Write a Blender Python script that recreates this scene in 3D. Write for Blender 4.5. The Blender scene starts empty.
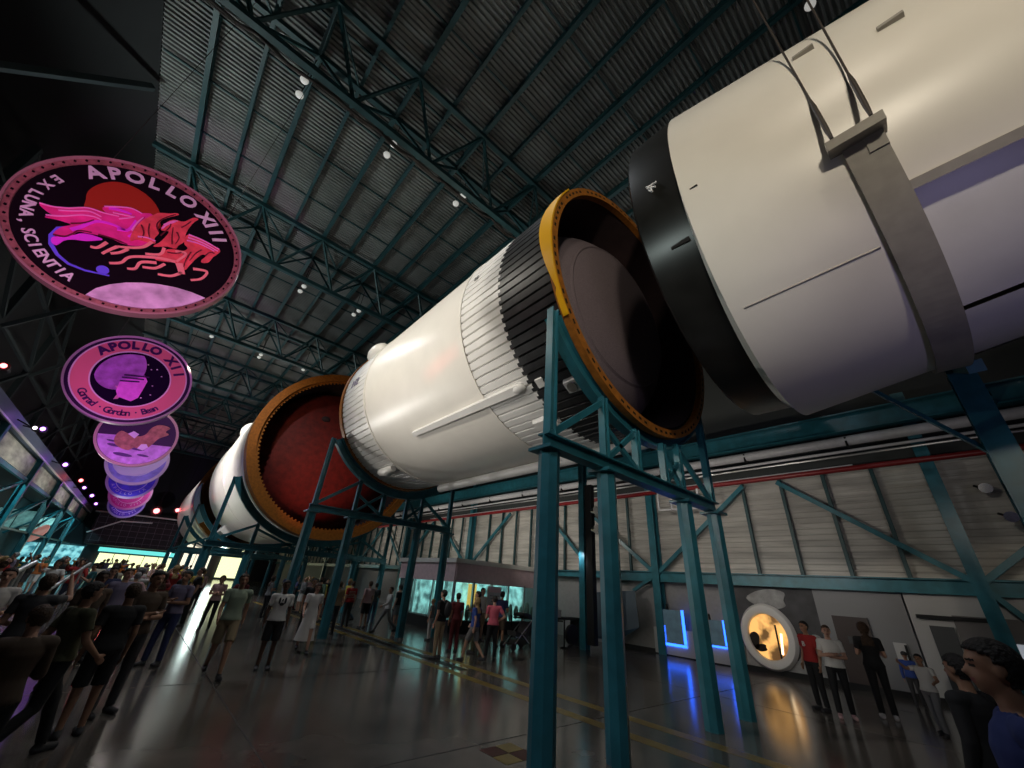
import bpy, bmesh, math, random
import numpy as np
from mathutils import Vector, Matrix
random.seed(7); rnd = random.Random(11)
PI = math.pi
SC = bpy.context.scene
COL = SC.collection
FPX = 385.0
# ---------------------------------------------------------------- camera
def nrm(v): return v/np.linalg.norm(v)
Zc = nrm(np.array([58., -726., FPX])); Yc = nrm(np.array([-382., 175., FPX])); Yc = nrm(Yc-Zc*(Yc@Zc)); Xc = np.cross(Yc, Zc)
WM = np.array([Xc, Yc, Zc])
EYE = 2.0
cam = bpy.data.cameras.new('camera'); cam.sensor_width = 36; cam.lens = FPX/1024*36; cam.clip_start = .05; cam.clip_end = 400
co = bpy.data.objects.new('camera', cam); COL.objects.link(co); SC.camera = co
M3 = Matrix(((WM[0,0], -WM[0,1], -WM[0,2]), (WM[1,0], -WM[1,1], -WM[1,2]), (WM[2,0], -WM[2,1], -WM[2,2])))
co.matrix_world = Matrix.Translation((0, 0, EYE)) @ M3.to_4x4()
def ray(px, py): return WM @ np.array([px-512., py-384., FPX])
def at(px, py, ax, val):       # measured picture point -> world point on a known plane
    r = ray(px, py); i = 'XYZ'.index(ax)
    if i == 2: val -= EYE
    p = r*(val/r[i]); return (p[0], p[1], p[2]+EYE)
# ---------------------------------------------------------------- materials
MATS = {}
def mat(name, col, rough=.5, metal=0., emit=None, es=1., vary=0., vs=6., bump=0., bs=20., spec=.5, stretch=None):
    if name in MATS: return MATS[name]
    m = bpy.data.materials.new(name); m.use_nodes = True; nt = m.node_tree; b = nt.nodes['Principled BSDF']
    b.inputs['Base Color'].default_value = (*col, 1); b.inputs['Roughness'].default_value = rough
    b.inputs['Metallic'].default_value = metal; b.inputs['Specular IOR Level'].default_value = spec
    if emit: b.inputs['Emission Color'].default_value = (*emit, 1); b.inputs['Emission Strength'].default_value = es
    if vary or bump:
        tc = nt.nodes.new('ShaderNodeTexCoord'); mp = nt.nodes.new('ShaderNodeMapping'); nt.links.new(tc.outputs['Object'], mp.inputs[0])
        if stretch: mp.inputs['Scale'].default_value = stretch
    if vary:
        n = nt.nodes.new('ShaderNodeTexNoise'); n.inputs['Scale'].default_value = vs; n.inputs['Detail'].default_value = 5
        nt.links.new(mp.outputs[0], n.inputs['Vector'])
        r = nt.nodes.new('ShaderNodeValToRGB'); r.color_ramp.elements[0].position = .3; r.color_ramp.elements[1].position = .7
        r.color_ramp.elements[0].color = (*[c*(1-vary) for c in col], 1); r.color_ramp.elements[1].color = (*[min(1, c*(1+vary*.6)) for c in col], 1)
        nt.links.new(n.outputs['Fac'], r.inputs[0]); nt.links.new(r.outputs[0], b.inputs['Base Color'])
    if bump:
        n2 = nt.nodes.new('ShaderNodeTexNoise'); n2.inputs['Scale'].default_value = bs; nt.links.new(mp.outputs[0], n2.inputs['Vector'])
        bp = nt.nodes.new('ShaderNodeBump'); bp.inputs['Strength'].default_value = bump; bp.inputs['Distance'].default_value = .02
        nt.links.new(n2.outputs['Fac'], bp.inputs['Height']); nt.links.new(bp.outputs[0], b.inputs['Normal'])
    MATS[name] = m; return m
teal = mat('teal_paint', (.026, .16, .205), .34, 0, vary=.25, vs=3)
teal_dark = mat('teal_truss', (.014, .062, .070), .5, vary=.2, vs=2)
white = mat('rocket_white', (.82, .79, .72), .34, vary=.04, vs=1.2)
white2 = mat('rocket_white_matt', (.80, .79, .76), .36, vary=.07, vs=1.5)
black = mat('rocket_black', (.014, .014, .013), .30, vary=.4, vs=2)
blackrib = mat('rib_black', (.025, .026, .028), .42, vary=.5, vs=5)
grey_band = mat('sling_grey', (.33, .31, .27), .5, vary=.1)
orange = mat('ring_orange', (.46, .15, .015), .5, vary=.3, vs=8)
yellow = mat('ring_yellow_lit', (.95, .50, .01), .35)  # the ring's orange with lamp light put into the colour
orange_dk = mat('orange_dark', (.30, .10, .015), .6, vary=.3)
slot = mat('slot_black', (.006, .005, .005), .8)
interior = mat('interior_maroon', (.045, .024, .026), .85, vary=.3, vs=2)
dome_m = mat('dome_grey', (.17, .135, .15), .8, vary=.25, vs=40, bump=.4, bs=60)
dome_red = mat('dome_red', (.17, .013, .008), .75, vary=.35, vs=3, bump=.4, bs=8)
steel = mat('steel', (.45, .45, .45), .35, .9)
chrome = mat('chrome', (.7, .7, .7), .15, 1)
cable_m = mat('cable', (.05, .04, .035), .5, .3)
pipe_m = mat('pipe_white', (.62, .62, .64), .4, vary=.1)
red_m = mat('pipe_red', (.22, .012, .014), .4)
red_line = mat('painted_red', (.07, .02, .018), .5)
dark = mat('black_paint', (.008, .009, .010), .8)
darkbeam = mat('dark_beam', (.03, .045, .05), .7)
yline = mat('floor_yellow', (.22, .155, .035), .3, vary=.3, vs=4)
# ---------------------------------------------------------------- mesh collector
class MB:
    def __init__(s): s.v = []; s.f = []; s.m = []
    def add(s, vs, fs, mi=0):
        o = len(s.v); s.v += [tuple(map(float, v)) for v in vs]; s.f += [tuple(i+o for i in f) for f in fs]; s.m += [mi]*len(fs); return s
    def box(s, c, d, mi=0, rot=None):
        hx, hy, hz = d[0]/2, d[1]/2, d[2]/2; P = []
        for x, y, z in ((-1,-1,-1),(1,-1,-1),(1,1,-1),(-1,1,-1),(-1,-1,1),(1,-1,1),(1,1,1),(-1,1,1)):
            q = Vector((x*hx, y*hy, z*hz))
            if rot: q = rot @ q
            P.append((q.x+c[0], q.y+c[1], q.z+c[2]))
        return s.add(P, [(0,3,2,1),(4,5,6,7),(0,1,5,4),(1,2,6,5),(2,3,7,6),(3,0,4,7)], mi)
    def bar(s, a, b, w, h=None, mi=0, up=(0,0,1)):
        a = Vector(a); b = Vector(b); d = b-a; L = d.length; y = d.normalized(); u = Vector(up)
        if abs(y.dot(u)) > .98: u = Vector((0,1,0))
        x = y.cross(u).normalized(); z = x.cross(y)
        return s.box((a+b)/2, (w, L, h or w), mi, Matrix((x, y, z)).transposed())
    def ibeam(s, a, b, w, h, t=.03, mi=0, up=(0,0,1)):
        a = Vector(a); b = Vector(b); y = (b-a).normalized(); u = Vector(up)
        if abs(y.dot(u)) > .98: u = Vector((0,1,0))
        x = y.cross(u).normalized(); z = x.cross(y); o = z*(h/2-t/2)
        s.bar(a+o, b+o, w, t, mi, up); s.bar(a-o, b-o, w, t, mi, up); return s.bar(a, b, t, h-2*t, mi, up)
    def tube(s, pts, r, n=12, mi=0, cap=True):
        pts = [Vector(p) for p in pts]; rs = r if isinstance(r, (list, tuple)) else [r]*len(pts); o = len(s.v); prev = None
        for i, p in enumerate(pts):
            t = (pts[min(i+1, len(pts)-1)]-pts[max(i-1, 0)]).normalized()
            if prev is None: u = Vector((0,0,1)) if abs(t.z) < .9 else Vector((0,1,0)); x = t.cross(u).normalized()
            else: x = (prev-t*prev.dot(t)).normalized()
            prev = x; y = t.cross(x)
            for k in range(n):
                a = 2*PI*k/n; q = p+(x*math.cos(a)+y*math.sin(a))*rs[i]; s.v.append(tuple(q))
        for i in range(len(pts)-1):
            for k in range(n):
                k2 = (k+1) % n; s.f.append((o+i*n+k, o+i*n+k2, o+(i+1)*n+k2, o+(i+1)*n+k)); s.m.append(mi)
        if cap:
            s.f.append(tuple(o+k for k in range(n-1, -1, -1))); s.m.append(mi); s.f.append(tuple(o+(len(pts)-1)*n+k for k in range(n))); s.m.append(mi)
        return s
    def ell(s, c, r, n=14, m=9, mi=0, rot=None):
        P = []; F = []
        for i in range(m+1):
            t = PI*i/m
            for k in range(n):
                a = 2*PI*k/n; q = Vector((r[0]*math.sin(t)*math.cos(a), r[1]*math.sin(t)*math.sin(a), r[2]*math.cos(t)))
                if rot: q = rot @ q
                P.append((q.x+c[0], q.y+c[1], q.z+c[2]))
        for i in range(m):
            for k in range(n): F.append((i*n+k, (i+1)*n+k, (i+1)*n+(k+1)%n, i*n+(k+1)%n))
        return s.add(P, F, mi)
    def lathe(s, prof, ax, n=96, mi=0, a0=0, a1=2*PI, mis=None, rfun=None):   # prof: (Y, R); ax: (X, Z) of an axis along Y
        full = abs(a1-a0-2*PI) < 1e-6; N = n if full else n+1; o = len(s.v)
        for (y, r) in prof:
            for k in range(N):
                a = a0+(a1-a0)*k/n; rr = rfun(k, r) if rfun else r; s.v.append((ax[0]+rr*math.cos(a), y, ax[1]+rr*math.sin(a)))
        for i in range(len(prof)-1):
            for k in range(n):
                k2 = (k+1) % N
                s.f.append((o+i*N+k, o+i*N+k2, o+(i+1)*N+k2, o+(i+1)*N+k)); s.m.append(mis(i, k) if mis else mi)
        return s
    def plate(s, pts, d, mi=0):      # closed outline (3-D points, planar) pushed along d
        n = len(pts); P = [Vector(p) for p in pts]; Q = [p+Vector(d) for p in P]
        return s.add(P+Q, [tuple(range(n)), tuple(range(2*n-1, n-1, -1))]+[(i, n+i, n+(i+1)%n, (i+1)%n) for i in range(n)], mi)
    def build(s, name, mats, parent=None, smooth=False, label=None):
        me = bpy.data.meshes.new(name); off = ROOT.get(parent.name, (0,0,0)) if parent else (0,0,0)
        me.from_pydata([(x-off[0], y-off[1], z-off[2]) for x, y, z in s.v], [], s.f); me.validate()
        bm = bmesh.new(); bm.from_mesh(me); bmesh.ops.recalc_face_normals(bm, faces=bm.faces); bm.to_mesh(me); bm.free()
        for m in (mats if isinstance(mats, (list, tuple)) else [mats]): me.materials.append(m)
        if len(me.polygons) == len(s.m): me.polygons.foreach_set('material_index', s.m)
        if smooth:
            me.polygons.foreach_set('use_smooth', [True]*len(me.polygons)); me.set_sharp_from_angle(angle=math.radians(40))
        o = bpy.data.objects.new(name, me); COL.objects.link(o)
        if parent: o.parent = parent; ROOT[o.name] = off
        if label: o['label'] = label
        return o
ROOT = {}
def tag(o, label=None, cat=None, group=None, kind=None):
    if label: o['label'] = label
    if cat: o['category'] = cat
    if group: o['group'] = group
    if kind: o['kind'] = kind
    return o
def thing(name, label, cat, loc=(0,0,0), group=None, kind=None):
    o = bpy.data.objects.new(name, None); COL.objects.link(o); o.location = loc; o.empty_display_size = .1
    ROOT[o.name] = tuple(loc); return tag(o, label, cat, group, kind)
KIDS = {}
def copy_tree(o, loc=None, label=None, parent=None):
    c = o.copy(); COL.objects.link(c)
    if parent: c.parent = parent
    for ch in [x for x in bpy.data.objects if x.parent == o]: copy_tree(ch, parent=c)
    if loc is not None: c.location = loc
    if label: c['label'] = label
    return c
def struct(mb, name, m, label=None, smooth=False, cat=None):
    o = mb.build(name, m, smooth=smooth); return tag(o, label, cat, kind='structure')
AX = (7.545, 8.82); NX = (7.70, 8.63)
def arcp(ax, r, deg, y): a = math.radians(deg); return (ax[0]+r*math.cos(a), y, ax[1]+r*math.sin(a))
def polar(ax, r, a): return ax[0]+r*math.cos(a), ax[1]+r*math.sin(a)
# ================================================================ SETTING
fm = mat('polished_floor', (.125, .112, .10), .13, vary=.35, vs=.8, spec=.6)
nt = fm.node_tree; b = nt.nodes['Principled BSDF']
n = nt.nodes.new('ShaderNodeTexNoise'); n.inputs['Scale'].default_value = 2.2; n.inputs['Detail'].default_value = 4
r = nt.nodes.new('ShaderNodeMapRange'); r.inputs['To Min'].default_value = .09; r.inputs['To Max'].default_value = .24
nt.links.new(n.outputs['Fac'], r.inputs['Value']); nt.links.new(r.outputs[0], b.inputs['Roughness'])
floor = struct(MB().box((4, 35, -.1), (30, 96, .2)), 'floor', fm, 'polished dark concrete floor')
for x in (7.12, 8.02): MB().box((x, 12, .002), (.26, 42, .004)).build('painted_stripe', yline, floor, label='yellow painted line')
MB().box((7.57, 21, .002), (.30, 22, .003)).build('floor_channel', mat('channel', (.02, .02, .02), .4), floor)
jm = mat('joint', (.03, .03, .03), .5); j = MB()
for y in range(-5, 60, 5): j.box((4, y+.6, .001), (27, .02, .002))
for x in (-3, 2, 12, 15.5): j.box((x, 30, .001), (.02, 80, .002))
j.build('expansion_joint', jm, floor)
pm = MB()
for i in range(2):
    for k in range(2): pm.box((4.65+i*.3, 5.0+k*.3, .002), (.28, .28, .004), (i+k) % 2)
pm.build('painted_checker', [yline, red_line], floor)
# ceiling: real corrugated sheet
CZ = 17.75
cm = mat('ceiling_sheet', (.20, .205, .20), .6, vary=.35, vs=.6); cb = MB(); V = []; F = []
ys = -14.; P = []
while ys < 80: P += [(ys, CZ), (ys+.055, CZ), (ys+.085, CZ-.07), (ys+.135, CZ-.07)]; ys += .165
for (y, z) in P: V += [(-5.6, y, z), (18.4, y, z)]
F = [(2*i, 2*i+1, 2*i+3, 2*i+2) for i in range(len(P)-1)]
cb.add(V, F); ceil = struct(cb, 'ceiling', cm, 'dark grey corrugated metal roof deck')
MB().box((6.4, 33, CZ+.2), (24.6, 94, .1)).build('roof_slab', dark, ceil)
for i in range(-2, 14):
    x = -1.4+1.4*i
    pb = MB()
    if i % 2 == 0: pb.ibeam((x, -13, CZ-.25), (x, 79, CZ-.25), .16, .34, .03)
    else: pb.ibeam((x, -13, CZ-.22), (x, 79, CZ-.22), .12, .26, .03)
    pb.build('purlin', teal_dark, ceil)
for i in range(34):
    y = -8.6+2.46*i; MB().bar((-5.5, y, CZ-.16), (18, y, CZ-.16), .05, .07).build('bridging_rod', teal_dark, ceil)
# roof trusses (delta section)
TZ = 17.2; BZ = 15.0
tr0 = thing('roof_truss', 'dark teal triangular roof truss nearest the camera, above the open rocket stage', 'truss', (0, 7.85, 0), 'roof trusses')
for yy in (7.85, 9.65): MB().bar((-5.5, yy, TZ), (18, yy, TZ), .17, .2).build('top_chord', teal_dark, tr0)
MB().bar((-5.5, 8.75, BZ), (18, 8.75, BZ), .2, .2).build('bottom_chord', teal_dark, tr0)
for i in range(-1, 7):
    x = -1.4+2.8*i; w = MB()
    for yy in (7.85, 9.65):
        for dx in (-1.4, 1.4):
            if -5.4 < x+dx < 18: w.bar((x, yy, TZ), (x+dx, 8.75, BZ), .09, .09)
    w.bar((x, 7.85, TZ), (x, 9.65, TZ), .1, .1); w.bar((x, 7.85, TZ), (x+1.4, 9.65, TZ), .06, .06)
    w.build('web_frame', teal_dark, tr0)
ordn = ['second', 'third', 'fourth', 'fifth', 'sixth', 'seventh']
for k in range(6): copy_tree(tr0, (0, 7.85+9.85*(k+1), 0), 'dark teal triangular roof truss, %s from the camera above the hanging round emblems' % ordn[k])
# cable bundle along first truss
cbm = mat('insulation', (.10, .11, .11), .7, vary=.6, vs=6, bump=1, bs=6); t = thing('cable_bundle', 'lumpy insulated duct and cables running along the nearest roof truss', 'duct', (0, 9.2, 15.1))
pts = [(-5.4+i*.45, 8.98+.04*math.sin(i*1.7), 15.28+.04*math.sin(i*2.3)) for i in range(52)]
MB().tube(pts, [.10+.02*math.sin(i*1.9) for i in range(52)], 10).build('insulated_duct', cbm, t, True)
MB().tube([(p[0], p[1]+.25+.05*math.sin(p[0]*3), p[2]-.02) for p in pts], .05, 8).build('cable', cable_m, t, True)
MB().tube([(p[0], p[1]+.12, p[2]-.2+.04*math.cos(p[0]*2)) for p in pts], .04, 8).build('cable', cable_m, t, True)
# ceiling lamps
lampm = mat('lamp_white', (.8, .8, .78), .4, emit=(1, .97, .9), es=.25)
LP = [(-1.42, 9.92), (-1.41, 10.49), (4.71, 9.63), (4.7, 10.16), (1.68, 20.62), (1.65, 21.23), (4.76, 20.43), (4.7, 21.04), (1.72, 31.25), (1.7, 31.8), (8.88, -.71), (7.92, -1.44), (1.65, 9.75), (1.65, 10.3), (-1.4, 31.2), (4.7, 31.2)]
l0 = None
places = ['over the largest emblem, nearer of the pair', 'over the largest emblem, farther of the pair', 'above the black ribbed band, nearer of the pair', 'above the black ribbed band, farther of the pair',
 'behind the second truss, nearer of the left pair', 'behind the second truss, farther of the left pair', 'behind the second truss, nearer of the right pair', 'behind the second truss, farther of the right pair',
 'behind the third truss, nearer of its middle pair', 'behind the third truss, farther of its middle pair', 'above the near white cone, right one', 'above the near white cone, left one', 'behind the nearest truss, nearer of the middle pair', 'behind the nearest truss, farther of the middle pair', 'behind the third truss, leftmost', 'behind the third truss, rightmost']
for (x, y), pl in zip(LP, places):
    if l0 is None:
        l0 = thing('ceiling_lamp', 'white dome lamp under the roof '+pl, 'lamp', (x, y, 16.0), 'roof dome lamps')
        MB().ell((x, y, 16.0), (.13, .13, .10), 14, 8).build('lamp_shade', lampm, l0, True)
        MB().tube([(x, y, 16.1), (x, y, CZ-.1)], .015, 6).build('lamp_rod', dark, l0)
    else: copy_tree(l0, (x, y, 16.0), 'white dome lamp under the roof '+pl)
# ---------------------------------------------------------------- right wall
WX = 18.3
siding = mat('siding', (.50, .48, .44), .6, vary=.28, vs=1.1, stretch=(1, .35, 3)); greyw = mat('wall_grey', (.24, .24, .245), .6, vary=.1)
wb = MB().box((WX+.15, 33, 4.9), (.2, 92, 3.8)); V = []; F = []
P = []; z = 3.0
while z < 6.7: P += [(z, 0), (z+.10, 0), (z+.13, .03), (z+.17, .03), (z+.2, 0)]; z += .2
for (z, d) in P: V += [(WX-d, -12, z), (WX-d, 79, z)]
wb.add(V, [(2*i, 2*i+1, 2*i+3, 2*i+2) for i in range(len(P)-1)])
wr = struct(wb, 'wall_right', siding, 'off-white corrugated side wall')
MB().box((WX+.15, 33, 1.5), (.2, 92, 3.0)).build('lower_wall', greyw, wr)
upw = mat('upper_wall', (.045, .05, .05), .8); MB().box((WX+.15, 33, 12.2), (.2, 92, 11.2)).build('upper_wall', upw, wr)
MB().ibeam((18.0, -12, 2.93), (18.0, 12.9, 2.93), .30, .42, .04).build('sill_beam', teal, wr); MB().ibeam((18.0, 12.9, 2.93), (18.0, 78, 2.93), .30, .30, .04).build('sill_beam', teal, wr)
MB().ibeam((17.6, -12, 8.2), (17.6, 78, 8.2), .4, .7, .05).build('girder', teal, wr)
MB().bar((17.95, 13.6, 3.0), (17.95, 17.3, 6.45), .14, .16).build('diagonal_brace', teal, wr)
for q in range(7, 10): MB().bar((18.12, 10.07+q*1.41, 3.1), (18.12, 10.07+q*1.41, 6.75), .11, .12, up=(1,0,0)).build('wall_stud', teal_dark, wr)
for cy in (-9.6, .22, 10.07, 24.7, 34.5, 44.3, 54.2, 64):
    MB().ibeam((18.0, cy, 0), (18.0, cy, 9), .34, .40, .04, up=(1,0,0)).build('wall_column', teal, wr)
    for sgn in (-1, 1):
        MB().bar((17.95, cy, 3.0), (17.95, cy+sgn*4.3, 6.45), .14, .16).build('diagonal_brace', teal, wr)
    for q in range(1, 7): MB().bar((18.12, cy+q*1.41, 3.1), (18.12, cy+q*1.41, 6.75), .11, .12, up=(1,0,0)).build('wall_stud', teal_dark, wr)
MB().bar((17.9, .22, 3.0), (17.9, -.9, 1.4), .12, .14).build('diagonal_brace', teal, wr); MB().bar((17.9, 10.07, 3.0), (17.9, 11.3, 2.3), .12, .14).build('diagonal_brace', teal, wr)
MB().tube([(17.2, -12, 7.42), (17.2, 78, 7.42)], .17, 12).build('white_pipe', pipe_m, wr, True); MB().tube([(17.4, -12, 7.12), (17.4, 78, 7.12)], .05, 8).build('conduit', pipe_m, wr, True)
MB().tube([(17.35, -12, 6.95), (17.35, 78, 6.95)], .04, 8).build('conduit', steel, wr, True)
MB().tube([(17.3, -12, 6.48), (17.3, 78, 6.48)], .09, 10).build('red_pipe', red_m, wr, True); MB().tube([(17.5, 2, 6.62), (17.5, 30, 6.62)], .05, 8).build('conduit', pipe_m, wr, True)
for y in np.arange(-8, 70, 3.3):
    MB().box((17.2, y, 7.36), (.32, .06, .32)).build('pipe_clamp', dark, wr)
# baseboard
struct(MB().box((17.98, 2.5, .08), (.06, 20, .16)), 'baseboard_right', dark, 'black baseboard along the lower side wall')
# exhibits on lower right wall
pw = mat('panel_white', (.42, .42, .42), .5); pd = mat('panel_dark', (.05, .055, .06), .6)
struct(MB().box((18.08, 0.2, 1.42), (.10, 3.5, 2.84)), 'wall_partition', pw, 'pale grey partition around the side doorway')
struct(MB().box((18.1, 3.15, 1.42), (.08, 2.3, 2.84)), 'wall_partition_grey', mat('panel_mid', (.20, .20, .21), .5), 'mid grey partition with the dark door')
# door_1
d = thing('door_1', 'dark brown closed door in the grey side wall', 'door', (18.0, 3.45, 0), kind='structure')
MB().box((18.0, 3.45, .98), (.06, .92, 1.95)).build('door_leaf', mat('door_brown', (.035, .022, .02), .5), d); MB().box((17.97, 3.45, 1.3), (.01, .35, .2)).build('door_sign', pd, d)
MB().tube([(17.95, 3.1, 1.0), (17.9, 3.1, 1.0), (17.9, 3.2, 1.0)], .012, 6).build('door_handle', steel, d)
d = thing('door_2', 'open side doorway with bright glimpses behind, at the right edge', 'door', (17.95, .9, 0), kind='structure')
MB().box((17.98, 1.35, .95), (.06, .5, 1.9)).build('door_leaf', pd, d); MB().box((17.98, .35, 1.25), (.06, 1.4, 1.9)).build('opening', mat('openg', (.12, .11, .11), .5), d)
MB().box((17.93, 1.0, 2.12), (.08, 1.6, .1)).build('door_header', dark, d)
brt = mat('bright_glass', (.3, .3, .3), .3, emit=(.85, .9, 1), es=.55)
MB().box((17.93, .72, 1.42), (.03, .38, .45)).build('glass_pane', brt, d); MB().box((17.93, .08, 1.36), (.03, .5, .55)).build('glass_pane', mat('bg2', (.25, .25, .25), .3, emit=(.7, .75, .85), es=.25), d)
MB().bar((17.9, .2, 1.6), (17.9, .05, 1.12), .05, .03).build('light_tube', mat('lt', (1, 1, 1), .3, emit=(1, .9, .75), es=2.2), d)
# moon mural
mur = thing('moon_mural', 'wall mural of grey lunar ground behind the round porthole window', 'mural', (18.1, 6.2, 0))
mm = mat('mural_dark', (.055, .055, .06), .7, vary=.4, vs=2); ml = mat('mural_rock', (.30, .30, .30), .7, vary=.45, vs=2.5)
MB().box((18.1, 5.6, 1.42), (.06, 2.8, 2.84)).build('mural_board', mm, mur)
def blob(mb, x, cy, cz, ry, rz, ph, mi=0, d=(-.02, 0, 0), n=28):
    pts = [(x, cy+ry*(1+.14*math.sin(3*a+ph)+.08*math.sin(5*a+2*ph))*math.cos(a), cz+rz*(1+.12*math.cos(2*a+ph))*math.sin(a)) for a in [2*PI*i/n for i in range(n)]]
    mb.plate(pts, d, mi)
q = MB(); blob(q, 18.06, 5.75, 2.3, .62, .36, 1.); blob(q, 18.06, 4.6, .75, .35, .55, 2.); q.build('painted_rock', ml, mur)
q = MB().plate([(18.06, 7.0, .15), (18.06, 7.0, .7), (18.06, 5.2, .5), (18.06, 4.7, 1.15), (18.06, 4.25, 1.1), (18.06, 4.25, .15)], (-.015, 0, 0)); q.build('painted_ground', ml, mur)
# round porthole with lit scene
po = thing('porthole_display', 'big white ringed round window with an orange lit lunar scene', 'display', (17.8, 5.95, 1.12)); n_ = 64
rg = MB(); prof = [(.69, 0), (.72, .16), (.80, .20), (.95, .19), (1.02, .08), (1.03, 0)]; PV = []; PF = []
for (rr, dd) in prof:
    for k in range(n_): a = 2*PI*k/n_; PV.append((18.0-dd, 5.95+rr*math.cos(a)*.88, 1.12+rr*math.sin(a)))
for i in range(len(prof)-1):
    for k in range(n_): PF.append((i*n_+k, i*n_+(k+1)%n_, (i+1)*n_+(k+1)%n_, (i+1)*n_+k))
rg.add(PV, PF).build('ring_frame', mat('ring_white', (.72, .70, .68), .4), po, True)
em = mat('lunar_scene', (.4, .2, .06), .6, emit=(1, .55, .16), es=.9); nt = em.node_tree
n = nt.nodes.new('ShaderNodeTexNoise'); n.inputs['Scale'].default_value = 1.7; n.inputs['Detail'].default_value = 3
tc = nt.nodes.new('ShaderNodeTexCoord'); nt.links.new(tc.outputs['Object'], n.inputs['Vector'])
r = nt.nodes.new('ShaderNodeValToRGB'); r.color_ramp.elements[0].position = .42; r.color_ramp.elements[1].position = .56; r.color_ramp.elements[0].color = (.05, .025, .01, 1); r.color_ramp.elements[1].color = (1, .52, .15, 1)
nt.links.new(n.outputs['Fac'], r.inputs[0]); nt.links.new(r.outputs[0], nt.nodes['Principled BSDF'].inputs['Emission Color'])
MB().plate([(17.97, 5.95+.7*.88*math.cos(2*PI*i/48), 1.12+.7*math.sin(2*PI*i/48)) for i in range(48)], (-.02, 0, 0)).build('backlit_scene', em, po)
MB().bar((17.93, 5.52, 1.25), (17.93, 5.60, .62), .06, .05).build('scene_strut', mat('lt2', (1, 1, 1), .3, emit=(1, .75, .45), es=2.5), po)
MB().bar((17.92, 5.66, 1.5), (17.92, 5.66, .5), .04, .05).build('scene_post', dark, po)
q = MB(); blob(q, 17.94, 6.42, .95, .16, .3, .5); blob(q, 17.94, 6.25, .75, .2, .12, 1.5); q.build('scene_rock', mat('dkrock', (.02, .015, .012), .8), po)
# blue lit display panels
blue = mat('blue_led', (.02, .05, .5), .3, emit=(.02, .12, 1.0), es=4.0)
scr = mat('screen_image', (.05, .09, .11), .4, emit=(.10, .17, .22), es=.2, vary=.6, vs=3)
for (y0, y1, z0, z1, lb, sc) in ((9.92, 9.12, .45, 1.66, 'square exhibit screen edged in glowing blue on the grey wall, left one', 1), (8.05, 7.5, .62, 1.45, 'narrow exhibit screen with a blue glowing edge beside the round porthole', .6)):
    e = thing('exhibit_screen', lb, 'display', (17.9, (y0+y1)/2, z0), 'blue edged exhibit screens')
    cy = (y0+y1)/2; w = abs(y0-y1); MB().box((17.92, cy, (z0+z1)/2), (.1, w, z1-z0)).build('screen_panel', scr, e)
    lw = .09*sc; MB().box((17.9, cy, z0-.05), (.06, w+.2*sc, lw)).build('led_strip', blue, e)
    MB().box((17.9, y1-.06, (z0+z1)/2+.02), (.06, lw, z1-z0)).build('led_strip', blue, e)
    if sc == 1: MB().box((17.9, y0-.02, z0+.3), (.06, lw, .65)).build('led_strip', blue, e)
    MB().tube([(17.9, cy+.2, z1), (17.9, cy+.2, z1+.2)], [.07, .05], 10).build('top_finial', dark, e)
kw = thing('exhibit_counter', 'pale low curved exhibit base wall below the blue edged screens', 'counter', (17.7, 8.6, 0))
MB().box((18.0, 9.35, .5), (.14, 2.2, .92)).build('counter_body', pw, kw); MB().box((18.0, 7.5, .42), (.14, 1.3, .76)).build('counter_body', pw, kw)
sg = thing('wall_sign', 'small slanted pale notice on the grey wall beside the brown door', 'sign', (18.0, 2.4, 1.1)); MB().box((18.0, 2.4, 1.12), (.04, .3, .5)).build('sign_board', mat('signw', (.5, .5, .5), .5), sg); MB().box((17.97, 2.28, 1.12), (.02, .06, .42)).build('sign_edge', dark, sg)
# ---------------------------------------------------------------- end wall, left side
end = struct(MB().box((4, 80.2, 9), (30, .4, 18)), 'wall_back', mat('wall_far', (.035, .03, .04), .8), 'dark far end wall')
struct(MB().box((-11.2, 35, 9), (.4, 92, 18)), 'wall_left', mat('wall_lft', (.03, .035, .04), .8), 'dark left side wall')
litp = mat('lit_panel', (.5, .5, .35), .5, emit=(.95, 1.0, .55), es=1.1, vary=.3); litw = mat('lit_panel_warm', (.5, .5, .4), .5, emit=(1, .93, .72), es=1.0)
litc = mat('lit_panel_cyan', (.1, .4, .45), .5, emit=(.10, .62, .70), es=.8); _nt = litc.node_tree; _n = _nt.nodes.new('ShaderNodeTexNoise'); _n.inputs['Scale'].default_value = 1.6; _n.inputs['Detail'].default_value = 6; _tc = _nt.nodes.new('ShaderNodeTexCoord'); _nt.links.new(_tc.outputs['Object'], _n.inputs['Vector'])
_r = _nt.nodes.new('ShaderNodeValToRGB'); _r.color_ramp.elements[0].position = .40; _r.color_ramp.elements[0].color = (.02, .16, .22, 1); _r.color_ramp.elements[1].position = .62; _r.color_ramp.elements[1].color = (.35, .9, .95, 1); _nt.links.new(_n.outputs['Fac'], _r.inputs[0]); _nt.links.new(_r.outputs[0], _nt.nodes['Principled BSDF'].inputs['Emission Color'])
cy2 = mat('cyan_trim', (.1, .4, .4), .5, emit=(.15, .75, .7), es=1.0)
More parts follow.
